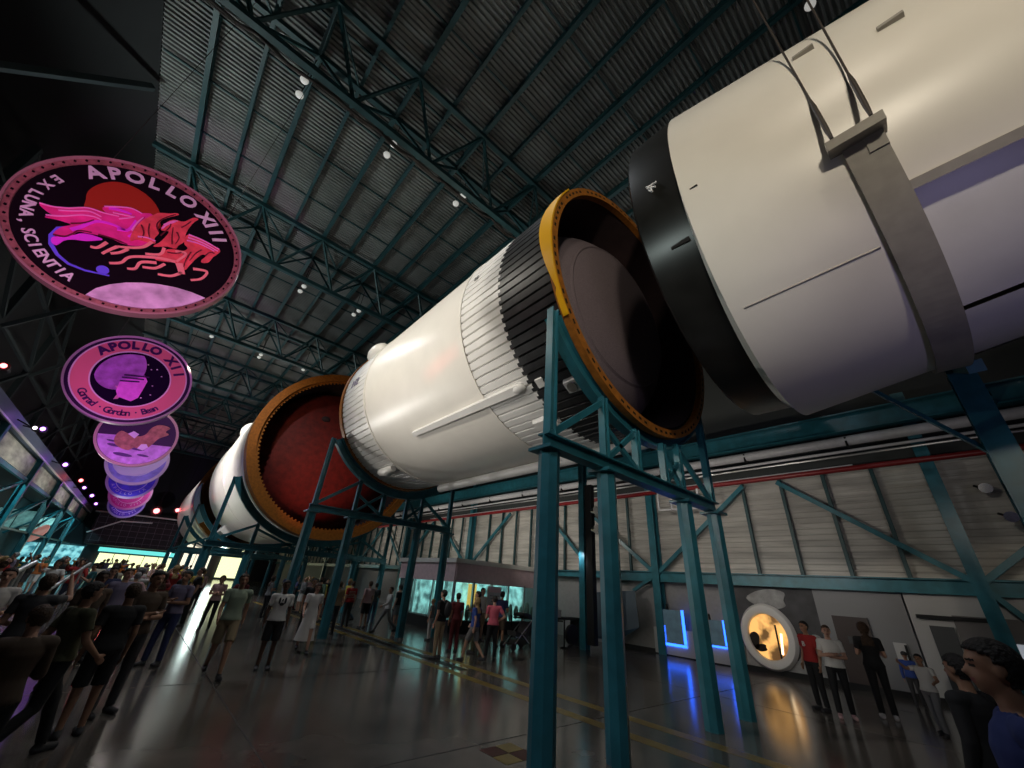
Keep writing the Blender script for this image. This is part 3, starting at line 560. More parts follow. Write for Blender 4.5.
for i in range(6):
    x = sx0+(sx1-sx0)*i/5; MB().box((x, sy0, 1.3), (.09, .12, 1.7)).build('mullion', steel, sh)
    if i < 5: MB().box((x+(sx1-sx0)/10, sy0, 1.3), ((sx1-sx0)/5-.1, .02, 1.65)).build('glass_pane', glass, sh)
for i in range(1, 4): MB().box((sx0, sy0+(sy1-sy0)*i/3, 1.3), (.12, .09, 1.7)).build('mullion', steel, sh)
for i in range(3): MB().box((sx0, sy0+(sy1-sy0)*(i+.5)/3, 1.3), (.02, (sy1-sy0)/3-.1, 1.65)).build('glass_pane', glass, sh)
yl = mat('yellow_lit', (.6, .4, .1), .5, emit=(1, .6, .12), es=.9); MB().box((13.2, 17.5, 1.35), (.5, .05, 1.4)).build('yellow_figure', yl, sh)
q = MB()
for i in range(14): q.ell((12.2+i*.4, 17.45, .75+.25*rnd.random()), (.12+.08*rnd.random(), .1, .2+.25*rnd.random()), 8, 5)
q.build('exhibit_silhouette', mat('ex_dark', (.12, .16, .12), .6), sh, True)
for p in ((13.5, 17.5, 2.5), (16.3, 17.5, 2.5), (12.3, 20, 2.5)):
    l = bpy.data.lights.new('case_light', 'POINT'); l.energy = 14; l.color = (.7, 1, .95); l.shadow_soft_size = .05; o = bpy.data.objects.new('case_light', l); COL.objects.link(o); o.location = p
t = thing('notice_board', 'upright white notice board with mauve heading in front of the glass cabin', 'sign', (13.9, 16.6, 0))
MB().box((13.9, 16.6, 1.35), (.85, .06, 1.3)).build('board', mat('board', (.55, .55, .58), .5), t); MB().box((13.9, 16.56, 1.86), (.75, .02, .22)).build('heading', mauve, t)
q = MB()
for k in range(7): q.box((13.9, 16.56, 1.6-k*.12), (.6-.1*(k % 3), .01, .03))
q.build('text_lines', mat('txtg', (.15, .15, .18), .5), t); MB().box((13.9, 16.6, .35), (.06, .06, .7)).build('post', dark, t); MB().box((13.9, 16.6, .03), (.6, .4, .05)).build('base', dark, t)
# bench / table to the right of the kiosk
t = thing('exhibit_table', 'black exhibit table with a white box near the slim mast', 'table', (15.5, 13.6, 0))
MB().box((15.5, 13.6, .95), (2.2, .7, .08)).build('table_top', dark, t)
for x in (14.5, 16.5): MB().box((x, 13.6, .46), (.12, .6, .92)).build('leg', dark, t)
tag(MB().box((15.0, 13.6, 1.14), (.5, .35, .3)).build('white_box', pw), 'small white box resting on the black exhibit table', 'box')
q = MB(); q.tube([(15.6, 13.02, .38), (15.6, 13.17, .38)], .38, 20); tag(q.build('spare_wheel', mat('rubber', (.02, .02, .02), .6), None, True), 'black wheel leaning against the exhibit table', 'wheel')
t = thing('tilted_exhibit_panel', 'dark slanted exhibit board behind the second and third column', 'panel', (16.7, 12.2, 0))
MB().plate([(16.5, 12.9, 1.0), (16.6, 12.6, 2.1), (17.2, 10.8, 2.3), (17.2, 10.7, .9), (17.0, 11.7, .3), (16.5, 12.7, .3)], (.1, .05, 0)).build('board', mat('navyb', (.02, .05, .08), .5), t); MB().bar((16.85, 12.0, .02), (16.95, 12.0, 1.2), .08).build('support_leg', teal, t)
# barrier rope posts / stroller
def stroller(x, y):
    t = thing('stroller', 'black baby stroller parked by the glass cabin', 'stroller', (x, y, 0)); blk = mat('stroller_black', (.02, .02, .022), .6)
    MB().plate([(x-.35, y-.25, .45), (x+.25, y-.25, .35), (x+.45, y-.25, .85), (x+.32, y-.25, .9), (x+.15, y-.25, .5), (x-.35, y-.25, .6)], (0, .5, 0)).build('seat', blk, t)
    q = MB(); PV = [(x+.15+.36*math.cos(a), y+s*.27, .85+.34*math.sin(a)) for s in (-1, 1) for a in [math.radians(20+i*14) for i in range(9)]]
    q.add(PV, [(i, i+1, i+10, i+9) for i in range(8)]+[tuple(range(9)), tuple(range(17, 8, -1))]); q.build('canopy', blk, t, True)
    q = MB()
    for s in (-.26, .26): q.bar((x-.5, y+s, .12), (x+.55, y+s, 1.05), .03); q.bar((x+.45, y+s, .12), (x-.1, y+s, .55), .03)
    q.bar((x+.55, y-.26, 1.05), (x+.55, y+.26, 1.05), .035); q.build('frame', steel, t)
    for dx, rr in ((-.5, .12), (.45, .14)):
        for s in (-.3, .3): MB().tube([(x+dx, y+s-.02, rr), (x+dx, y+s+.02, rr)], rr, 18).build('wheel', mat('rubber', (.02, .02, .02), .6), t, True)
    q = MB().box((x, y, .25), (.5, .4, .15)); q.build('basket', blk, t)
stroller(11.9, 12.6)
for (x, y, lb) in ((12.7, 13.9, 'left'), (14.3, 12.4, 'right')):
    t = thing('barrier_post', 'black barrier post by the stroller, %s one' % lb, 'barrier post', (x, y, 0), 'barrier posts')
    MB().tube([(x, y, .03), (x, y, 1.0)], .035, 10).build('post', dark, t, True); MB().tube([(x, y, 0), (x, y, .03)], .17, 20).build('base', dark, t, True)
tag(MB().bar((12.74, 13.86, .93), (14.26, 12.44, .93), .01, .06).build('barrier_belt', dark), 'black retractable belt strung between the two barrier posts', 'belt')
# reading rails among the left crowd
rail_m = mat('rail_silver', (.6, .6, .6), .3, .6)
for i, (x, y, lb) in enumerate(((-1.7, 12.2, 'nearest'), (-1.9, 14.4, 'second'), (-1.1, 17.5, 'farthest'))):
    t = thing('handrail', 'silver slanted handrail in the left crowd, %s of three' % lb, 'handrail', (x, y, 0), 'slanted handrails')
    MB().tube([(x-.35, y-.6, .9), (x+.25, y+.9, 1.75)], .045, 10).build('top_rail', rail_m, t, True)
    for f in (.15, .85): MB().tube([(x-.35+.6*f, y-.6+1.5*f, 0), (x-.35+.6*f, y-.6+1.5*f, .9+.85*f)], .03, 8).build('post', rail_m, t, True)
    MB().tube([(x-.35+.09, y-.4, .45), (x+.16, y+.7, 1.1)], .03, 8).build('mid_rail', rail_m, t, True)
# ================================================================ EMBLEMS
pk_rim = mat('rim_copper', (.34, .14, .13), .4, vary=.4, vs=14); pblack = mat('emblem_black', (.006, .003, .006), .9, spec=.1)
def circle(c, r, y, n=96): return [(c[0]+r*math.cos(2*PI*i/n), y, c[1]+r*math.sin(2*PI*i/n)) for i in range(n)]
def annulus(mb, c, r0, r1, y, d, mi=0, n=96):
    PV = []
    for (rr, yy) in ((r0, y), (r1, y), (r1, y+d), (r0, y+d)): PV += circle(c, rr, yy, n)
    return mb.add(PV, [(j_*n+i, j_*n+(i+1)%n, ((j_+1)%4)*n+(i+1)%n, ((j_+1)%4)*n+i) for j_ in range(4) for i in range(n)], mi)
def arctext(mb, c, s, rad, a_start, a_end, size, y, inward=False, mi=0, bold=.0):
    L = len(s)
    for i, ch in enumerate(s):
        if ch == ' ': continue
        a = math.radians(a_start+(a_end-a_start)*i/(L-1)); ct = (c[0]+rad*math.cos(a), c[1]+rad*math.sin(a)); ph = a-PI/2 if not inward else a+PI/2
        def place(u, v, w, ct=ct, ph=ph): return (ct[0]+u*math.cos(ph)-v*math.sin(ph), y-w, ct[1]+u*math.sin(ph)+v*math.cos(ph))
        text_mesh(mb, ch, size, place, mi, .012, bold=bold)
def hangers(t, c, r, y, lab=False):
    for dx in (-.6, .6): MB().tube([(c[0]+dx*r, y+.1, c[1]+math.sqrt(1-dx*dx)*r*.98), (c[0]+dx*r, y+.1, 17.3)], .006, 6).build('hanging_wire', cable_m, t)
# --- largest emblem
def cat(P, closed=True, n=5):
    out = []; L = len(P)
    for i in range(L if closed else L-1):
        p0, p1, p2, p3 = [P[(i+k) % L] if closed else P[max(0, min(L-1, i+k))] for k in (-1, 0, 1, 2)]
        for k in range(n):
            t = k/n; out.append(tuple(.5*(2*p1[c]+(p2[c]-p0[c])*t+(2*p0[c]-5*p1[c]+4*p2[c]-p3[c])*t*t+(3*p1[c]-p0[c]-3*p2[c]+p3[c])*t**3) for c in (0, 1)))
    if not closed: out.append(P[-1])
    return out
cat0 = cat
PY = 9.4; C1 = (-2.226, 5.70+EYE); PR = 1.70
E1 = thing('mission_emblem', 'largest round hanging emblem reading APOLLO XIII with horses tinted in lamp pink', 'emblem', (C1[0], PY, C1[1]), 'hanging mission emblems')
MB().plate(circle(C1, PR-.05, PY), (0, .12, 0)).build('disc', pblack, E1); hangers(E1, C1, PR, PY)
q = MB(); annulus(q, C1, PR-.11, PR-.02, PY-.04, .04, 0); annulus(q, C1, PR-.015, PR+.02, PY-.08, .20, 2)
for i in range(60): a = 2*PI*i/60; q.box((C1[0]+(PR-.065)*math.cos(a), PY-.05, C1[1]+(PR-.065)*math.sin(a)), (.03, .03, .03), 1)
q.build('rim', [pk_rim, pblack, mat('rim_edge', (.42, .24, .24), .4)], E1)
lett = mat('emblem_lettering', (.80, .74, .78), .5)
q = MB(); arctext(q, C1, 'APOLLO', PR*.82, 138, 77, .37, PY-.02, bold=.010); arctext(q, C1, 'XIII', PR*.80, 59, 36, .36, PY-.02, bold=.012)
arctext(q, C1, 'EX', PR*.83, 162, 171, .22, PY-.02, True, bold=.003); arctext(q, C1, 'LUNA,', PR*.83, 181, 207, .22, PY-.02, True, bold=.003); arctext(q, C1, 'SCIENTIA', PR*.83, 215, 253, .22, PY-.02, True, bold=.003); q.build('lettering', lett, E1)
zz = lambda a, b_, dy=0: (lambda p: (p[0], PY-dy, p[2]))(at(a/3.6577, 120+b_/3.6577, 'Y', PY))
def zplate(mb, pts, off, th=.02, mi=0): mb.plate([zz(a, b_, off) for a, b_ in pts], (0, -th, 0), mi)
def zstrip(mb, pts, w0, w1, off, th=.02, mi=0):
    P = [Vector(zz(a, b_, off)) for a, b_ in pts]; L = []; Rr = []
    for i, p in enumerate(P):
        d_ = (P[min(i+1, len(P)-1)]-P[max(i-1, 0)]).normalized(); nn = Vector((-d_.z, 0, d_.x)); w = (w0+(w1-w0)*i/(len(P)-1))/2; L.append(p+nn*w); Rr.append(p-nn*w)
    mb.plate(L+Rr[::-1], (0, -th, 0), mi)
q = MB(); zplate(q, cat0([(315, 290), (330, 255), (380, 232), (440, 230), (500, 252), (550, 288), (580, 330), (586, 372), (560, 400), (330, 345)]), .0); q.build('sun_disc', mat('emb_sun', (.42, .03, .01), .6), E1)
hm_ = mat('emb_horse', (.95, .10, .12), .5, vary=.3, vs=7); hp = mat('emb_mane', (1, .04, .33), .5, vary=.25, vs=6); hd = mat('emb_shade', (.14, .004, .02), .7); hl_ = mat('emb_pink', (1, .30, .72), .5); hs_ = mat('emb_salmon', (1, .32, .30), .5); hv = mat('emb_violet', (.90, .05, .90), .5)  # pink of the emblem's lamp partly put into these colours
cA = lambda P: [((40+a/9.6)*3.6577, (50+b_/9.6)*3.6577) for a, b_ in P]
cB = lambda P: [((120+a/8.533)*3.6577, (80+b_/8.533)*3.6577) for a, b_ in P]
def shape(P, off, m, nm, th=.02): q = MB(); zplate(q, cat(P), off, th); return q.build(nm, m, E1)
def strokes(L, w0, w1, off, m, nm):
    q = MB()
    for P in L: zstrip(q, cat(P, False), w0, w1, off)
    return q.build(nm, m, E1)
shape(cA([(0, 338), (130, 372), (280, 384), (440, 380), (560, 400), (640, 425), (600, 372), (700, 366), (850, 378), (960, 420), (1080, 440), (1100, 560), (1080, 700), (960, 735), (860, 732), (760, 700), (680, 660), (600, 640), (500, 622), (380, 600), (330, 622), (280, 652), (180, 645), (130, 622), (200, 562), (300, 535), (220, 502), (150, 482), (50, 460), (130, 450), (60, 400)]), .02, hp, 'flowing_mane')
shape(cA([(130, 658), (240, 655), (330, 640), (400, 625), (500, 640), (600, 678), (540, 690), (440, 695), (330, 682), (240, 690), (160, 735), (110, 700)]), .04, hv, 'tail')
strokes([cA(p) for p in ([(300, 590), (400, 560), (540, 510), (700, 540), (820, 600)], [(740, 580), (850, 590), (920, 500)], [(860, 660), (930, 600), (960, 520)], [(660, 380), (760, 400), (880, 440)])], .07, .03, .045, hv, 'mane_highlight')
strokes([cA(p) for p in ([(0, 340), (130, 375), (280, 388), (460, 386), (620, 435), (760, 465)], [(60, 455), (220, 465), (400, 455), (520, 470), (590, 500)], [(620, 372), (760, 376), (880, 390), (980, 440)], [(700, 430), (800, 450), (900, 470)], [(180, 410), (330, 415), (480, 420), (590, 470)], [(760, 490), (860, 480), (910, 470)])], .022, .014, .065, hl_, 'light_stroke')
strokes([cA(p) for p in ([(130, 640), (240, 660), (320, 630), (380, 603), (500, 622)], [(560, 640), (700, 680), (840, 735)], [(300, 535), (420, 530), (520, 500)])], .022, .012, .065, hd, 'dark_stroke')
shape(cB([(100, 300), (180, 200), (290, 142), (340, 126), (420, 132), (480, 128), (498, 142), (430, 158), (370, 178), (340, 205), (325, 250), (330, 300), (295, 340), (300, 385), (240, 375), (150, 352), (90, 362)]), .05, hm_, 'horse')
shape(cB([(350, 275), (372, 230), (450, 190), (540, 206), (620, 174), (665, 184), (632, 206), (600, 240), (562, 300), (545, 372), (500, 405), (470, 432), (400, 416), (285, 414), (350, 372), (415, 292)]), .075, hm_, 'horse')
shape(cB([(575, 315), (700, 365), (845, 440), (822, 480), (792, 500), (752, 545), (702, 550), (690, 530), (732, 492), (700, 480), (650, 512), (600, 562), (548, 612), (490, 570), (450, 545), (380, 540), (300, 522), (340, 480), (400, 440), (470, 440), (540, 450), (575, 425), (545, 385)]), .06, hm_, 'horse')
strokes([cB(p) for p in ([(380, 566), (300, 602), (190, 592)], [(310, 556), (180, 552), (130, 606), (60, 606)], [(520, 640), (430, 668), (320, 652)], [(620, 606), (735, 630), (690, 690), (600, 702)], [(470, 547), (300, 512), (90, 508), (10, 556), (-90, 560)], [(375, 430), (340, 484), (215, 480)], [(270, 380), (200, 422), (100, 430), (-20, 420)], [(70, 440), (0, 470), (-80, 478)], [(-20, 420), (-90, 450), (-150, 480)], [(-110, 385), (-190, 430), (-250, 420)], [(470, 460), (560, 480), (480, 545)])], .055, .04, .085, hs_, 'leg')
strokes([cB([(500, 560), (512, 600), (525, 650)])], .12, .10, .085, hs_, 'foreleg')
strokes([cB(p) for p in ([(330, 300), (310, 240), (360, 190), (470, 150)], [(345, 330), (420, 260), (430, 230)], [(440, 400), (440, 330), (450, 260)], [(480, 300), (500, 350), (470, 400)], [(600, 470), (560, 530), (540, 590)], [(690, 450), (640, 480), (590, 540)], [(250, 230), (240, 290), (250, 350)], [(180, 240), (200, 300), (190, 350)], [(400, 470), (470, 480), (520, 470)], [(520, 260), (560, 240), (600, 210)], [(720, 500), (760, 470), (800, 480)])], .020, .012, .105, hd, 'dark_stroke')
strokes([cB(p) for p in ([(582, 322), (700, 368), (840, 446)], [(576, 345), (700, 390), (830, 462)], [(565, 370), (680, 402), (800, 462)], [(355, 272), (400, 238), (470, 215)], [(372, 240), (430, 215), (490, 205)], [(100, 290), (150, 220), (200, 180)], [(150, 340), (230, 350), (300, 378)])], .026, .016, .11, hl_, 'light_stroke')
q = MB(); zstrip(q, [(262, 398), (215, 400), (188, 425), (186, 455), (210, 495), (250, 528), (310, 552), (400, 572)], .085, .02, .012); c3 = zz(376, 552, .03); q.plate([(c3[0]+.085*math.cos(2*PI*i/24), PY-.03, c3[2]+.085*math.sin(2*PI*i/24)) for i in range(24)], (0, -.02, 0)); q.build('orbit_arc', mat('emb_blue', (.16, .12, .95), .4), E1)
q = MB(); moon = [zz(a, b_, .0) for a, b_ in ((312, 642), (350, 618), (400, 604), (460, 597), (520, 597), (580, 603), (640, 614), (700, 632), (748, 652))]
a0_ = math.atan2(moon[-1][2]-C1[1], moon[-1][0]-C1[0]); a1_ = math.atan2(moon[0][2]-C1[1], moon[0][0]-C1[0]); moon = moon+[(C1[0]+(PR-.13)*math.cos(a0_+(a1_-a0_)*i/16), PY, C1[1]+(PR-.13)*math.sin(a0_+(a1_-a0_)*i/16)) for i in range(0, 17)]
q.plate(moon, (0, -.03, 0)); q.build('moon_surface', mat('emb_moon', (.80, .58, .80), .6, vary=.5, vs=2.6), E1)
# --- second emblem
P2 = 19.2; k2 = P2; C2 = (-.1235*k2, .3064*k2+EYE); R2 = 1.70
E2 = thing('mission_emblem', 'second round hanging emblem, pink ring reading APOLLO XII around a ship and moon', 'emblem', (C2[0], P2, C2[1]), 'hanging mission emblems')
MB().plate(circle(C2, R2, P2), (0, .15, 0)).build('disc', mat('navy', (.03, .01, .06), .4), E2); hangers(E2, C2, R2, P2); q = MB(); annulus(q, C2, R2-.03, R2+.03, P2-.06, .25); q.build('rim', mat('rim_pale', (.6, .5, .6), .4), E2)
q = MB(); annulus(q, C2, 1.08, 1.55, P2-.04, .04); q.build('pink_band', mat('emb_gold', (.80, .25, .28), .5), E2); q = MB(); annulus(q, C2, 1.53, 1.57, P2-.06, .06); annulus(q, C2, 1.06, 1.10, P2-.06, .06); q.build('band_edge', lett, E2)
lt2 = mat('emb_navy_text', (.05, .01, .10), .5); q = MB(); arctext(q, C2, 'APOLLO XII', 1.32, 147, 30, .42, P2-.06, bold=.02); arctext(q, C2, 'Conrad · Gordon · Bean', 1.33, 222, 320, .31, P2-.06, True, bold=.006); q.build('lettering', lt2, E2)
q = MB(); q.plate(circle(C2, 1.08, P2), (0, -.02, 0)); q.build('sky_disc', mat('emb_sky', (.008, .002, .02), .8, spec=.1), E2)
pts = [(C2[0]-.42+.66*math.cos(a), P2-.03, C2[1]+.28+.86*math.sin(a)) for a in [2*PI*i/40 for i in range(40)]]; pts = [(x_, y_, z_) if math.hypot(x_-C2[0], z_-C2[1]) < .98 else (C2[0]+.97*(x_-C2[0])/math.hypot(x_-C2[0], z_-C2[1]), y_, C2[1]+.97*(z_-C2[1])/math.hypot(x_-C2[0], z_-C2[1])) for x_, y_, z_ in pts]
q = MB().plate(pts, (0, -.03, 0)); q.build('moon', mat('emb_moon2', (.45, .18, .62), .6, vary=.4, vs=4), E2)
shipm = mat('emb_ship', (1, .22, 1), .5, vary=.2); q = MB(); sx, sz = C2
def pl(mb, P_, y, off=0, th=.03): mb.plate([(sx+a, y-off, sz+b_) for a, b_ in P_], (0, -th, 0))

E2z = lambda P: [(lambda p: (p[0]-sx, p[2]-sz))(at(60+a/3.843, 330+b_/3.84, 'Y', P2)) for a, b_ in P]
pl(q, E2z([(215, 236), (232, 195), (262, 192), (288, 190), (326, 178), (336, 200), (318, 232), (300, 262), (272, 276), (222, 258)]), P2, .06)
shp = q.build('ship', shipm, E2); q = MB()
for (u0, v0), (u1, v1) in (((-.34, .05), (.52, .22)), ((-.36, -.06), (.42, .08)), ((-.36, -.2), (.34, -.05))): q.bar((sx+u0+.1, P2-.1, sz+v0), (sx+u1-.1, P2-.1, sz+v1), .02, .05)
q.build('hull_line', lt2, shp); q = MB(); pl(q, [(-.30, -.42), (.10, -.34), (.02, -.60), (-.05, -.85), (-.15, -.9), (-.12, -.6)], P2, .05); pl(q, [(.1, -.36), (.35, -.30), (.40, -.45), (.2, -.52)], P2, .05); q.build('ship_base', mat('emb_ship2', (.7, .3, .5), .5), E2)
q = MB()
for (a, b_) in ((.35, .55), (.5, .62), (.72, .4), (.62, -.05), (.7, -.4), (.5, -.6), (-.8, -.1), (-.6, -.45), (.2, .7)): q.ell((sx+a, P2-.04, sz+b_), (.025, .01, .025), 6, 4)
q.build('stars', lett, E2)
# --- third emblem
P3 = 29.6; C3 = (-.0727*P3, .205*P3+EYE); R3 = 1.70; sx, sz = C3
E3 = thing('mission_emblem', 'third round hanging emblem with a brown bird over violet lunar ground', 'emblem', (C3[0], P3, C3[1]), 'hanging mission emblems')
MB().plate(circle(C3, R3, P3), (0, .15, 0)).build('disc', mat('emb_sky3', (.05, .01, .07), .5), E3); hangers(E3, C3, R3, P3); q = MB(); annulus(q, C3, R3-.10, R3+.02, P3-.06, .25); q.build('rim', mat('rim_gold', (.62, .40, .36), .4), E3)
q = MB(); gp = [(sx+1.58*math.cos(a), P3, sz+1.58*math.sin(a)) for a in [math.radians(192+i*(352-192)/30) for i in range(31)]]; q.plate(gp+[(sx+.6, P3, sz-.35), (sx-.3, P3, sz-.1)], (0, -.03, 0)); q.build('moon_surface', mat('emb_ground', (.75, .38, .85), .6, vary=.3, vs=3), E3)
q = MB()
for (a, b_, w_, h_) in ((-.7, -.75, .3, .07), (.2, -.7, .35, .09), (.6, -1.0, .25, .06), (-.2, -1.15, .4, .09), (-.9, -.55, .2, .05)): q.plate([(sx+a+w_*math.cos(t_), P3-.035, sz+b_+h_*math.sin(t_)) for t_ in [2*PI*i/16 for i in range(16)]], (0, -.02, 0))
q.build('crater', mat('emb_crater', (.12, .04, .2), .6), E3)
q = MB(); 
E3z = lambda P: [(lambda p: (p[0]-sx, p[2]-sz))(at(60+a/3.843, 330+b_/3.84, 'Y', P3)) for a, b_ in P]
pl(q, cat(E3z([(208, 432), (214, 405), (236, 388), (262, 398), (300, 410), (330, 402), (352, 378), (385, 366), (424, 378), (405, 392), (418, 404), (380, 418), (352, 442), (318, 462), (286, 452), (262, 462), (230, 452)]), n=3), P3, .05); q.build('eagle', mat('emb_eagle', (.55, .22, .16), .6, vary=.4, vs=4), E3)
q = MB(); pl(q, E3z([(262, 400), (284, 390), (304, 402), (286, 418)]), P3, .09); pl(q, E3z([(296, 456), (312, 440), (332, 440), (338, 452), (318, 464)]), P3, .09); q.build('eagle_head', mat('emb_white', (.9, .7, .9), .5), E3)
# --- further emblems
for k, (yy, dx, dz, m1, m2, lb) in enumerate(((39.4, -.0545, .1605, (.30, .25, .75), (.62, .50, .62), 'fourth round hanging emblem, violet with pale swooping band'), (49.2, -.049, .128, (.12, .08, .80), (.55, .42, .6), 'fifth round hanging emblem, blue with pale letters near its rim'),
        (59.0, -.042, .104, (.55, .06, .35), (.5, .3, .5), 'sixth round hanging emblem, small and magenta'), (68.8, -.04, .086, (.10, .04, .40), (.4, .3, .6), 'farthest round hanging emblem, dark violet'))):
    c = (dx*yy, dz*yy+EYE); e = thing('mission_emblem', lb, 'emblem', (c[0], yy, c[1]), 'hanging mission emblems'); sx, sz = c
    MB().plate(circle(c, 1.7, yy, 64), (0, .15, 0)).build('disc', mat('embd%d' % k, m1, .5, vary=.3, vs=2), e); q = MB(); annulus(q, c, 1.55, 1.74, yy-.06, .25, n=64); q.build('rim', mat('embr%d' % k, m2, .4), e)
    q = MB(); annulus(q, c, 1.05, 1.10, yy-.04, .04, n=64)
    if k == 0: pl(q, cat([(-1.2, -.5), (-.3, -.45), (.5, -.1), (1.1, .7), (1.45, 1.0), (1.5, .4), (1.1, -.4), (.3, -1.0), (-.6, -1.1)]), yy, .04); arctext(q, c, 'APOLLO X', 1.3, 140, 40, .4, yy-.05)
    else: arctext(q, c, 'APOLLO '+('IX', 'VIII', 'VII')[k-1], 1.3, 215, 325, .32, yy-.05, True)
    q.build('artwork', mat('embl%d' % k, (.7, .6, .8), .5), e); hangers(e, c, 1.7, yy)
# ================================================================ PEOPLE
def capsule(mb, a, b_, ra, rb, n=12):
    a = Vector(a); b_ = Vector(b_); d = b_-a; L = d.length; t = d.normalized(); pts = []; rs = []
    for i in range(4): th = PI/2*(i+.3)/4.3; pts.append(a-t*ra*math.cos(th)); rs.append(ra*math.sin(th))
    for i in range(5): f = i/4; pts.append(a+d*f); rs.append(ra+(rb-ra)*f)
    for i in range(4): th = PI/2*(3.99-i-.3)/4.3; pts.append(b_+t*rb*math.cos(th)); rs.append(rb*math.sin(th))
    mb.tube(pts, rs, n)
def pose(name):
    # facing +Y, height about 1.75; joints in metres
    J = dict(pel=(0, 0, .95), waist=(0, 0, 1.10), chest=(0, -.005, 1.30), neck=(0, -.01, 1.46), head=(0, .015, 1.625), tilt=0.)
    for s, S in ((-1, 'L'), (1, 'R')):
        J['sh'+S] = (s*.18, -.01, 1.40); J['el'+S] = (s*.225, -.03, 1.12); J['wr'+S] = (s*.235, .04, .88); J['hip'+S] = (s*.09, 0, .92); J['kn'+S] = (s*.10, .015, .50); J['an'+S] = (s*.105, -.015, .09)
    if name == 'walk':
        J['knL'] = (-.095, .20, .53); J['anL'] = (-.10, .30, .10); J['knR'] = (.095, -.04, .50); J['anR'] = (.10, -.34, .15); J['elL'] = (-.23, -.13, 1.14); J['wrL'] = (-.24, -.10, .91); J['elR'] = (.23, .06, 1.13); J['wrR'] = (.23, .24, .97)
    if name == 'walk_wide':
        J['knR'] = (.095, .22, .55); J['anR'] = (.10, .42, .12); J['knL'] = (-.095, -.12, .50); J['anL'] = (-.10, -.46, .18); J['elR'] = (.24, -.16, 1.15); J['wrR'] = (.24, -.18, .92); J['elL'] = (-.23, .1, 1.14); J['wrL'] = (-.2, .30, 1.03)
    if name == 'phone':
        for s, S in ((-1, 'L'), (1, 'R')): J['el'+S] = (s*.235, .03, 1.13); J['wr'+S] = (s*.06, .27, 1.27)
        J['head'] = (0, .04, 1.62); J['tilt'] = -.25
    if name == 'lookup':
        J['tilt'] = .42; J['head'] = (0, -.02, 1.62); J['elR'] = (.27, .17, 1.42); J['wrR'] = (.16, .28, 1.66); J['elL'] = (-.24, -.02, 1.12); J['wrL'] = (-.14, .18, 1.06)
    if name == 'crossed':
        for s, S in ((-1, 'L'), (1, 'R')): J['el'+S] = (s*.24, .02, 1.13); J['wr'+S] = (-s*.03, .19, 1.16+s*.03)
        J['anR'] = (.14, .06, .09); J['knR'] = (.13, .05, .5)
    if name == 'hip':
        J['elR'] = (.36, -.06, 1.17); J['wrR'] = (.17, .05, 1.03); J['elL'] = (-.24, .0, 1.12); J['wrL'] = (-.16, .22, 1.12); J['anL'] = (-.16, .05, .09); J['knL'] = (-.13, .04, .5)
    if name == 'reach':
        J['elR'] = (.30, .14, 1.38); J['wrR'] = (.30, .36, 1.50); J['elL'] = (-.30, .10, 1.20); J['wrL'] = (-.34, .33, 1.16); J['knL'] = (-.11, .15, .52); J['anL'] = (-.11, .12, .10); J['knR'] = (.1, -.06, .5); J['anR'] = (.1, -.18, .11)
    return {k: (Vector(v) if not isinstance(v, float) else v) for k, v in J.items()}
def loft(mb, rings, n=18):
    o = len(mb.v)
    for (c, rx, ry) in rings:
        for k in range(n): a = 2*PI*k/n; mb.v.append((c[0]+rx*math.cos(a), c[1]+ry*math.sin(a), c[2]))
    for i in range(len(rings)-1):
        for k in range(n): mb.f.append((o+i*n+k, o+i*n+(k+1)%n, o+(i+1)*n+(k+1)%n, o+(i+1)*n+k)); mb.m.append(0)
    mb.f.append(tuple(o+k for k in range(n-1, -1, -1))); mb.m.append(0); mb.f.append(tuple(o+(len(rings)-1)*n+k for k in range(n))); mb.m.append(0)
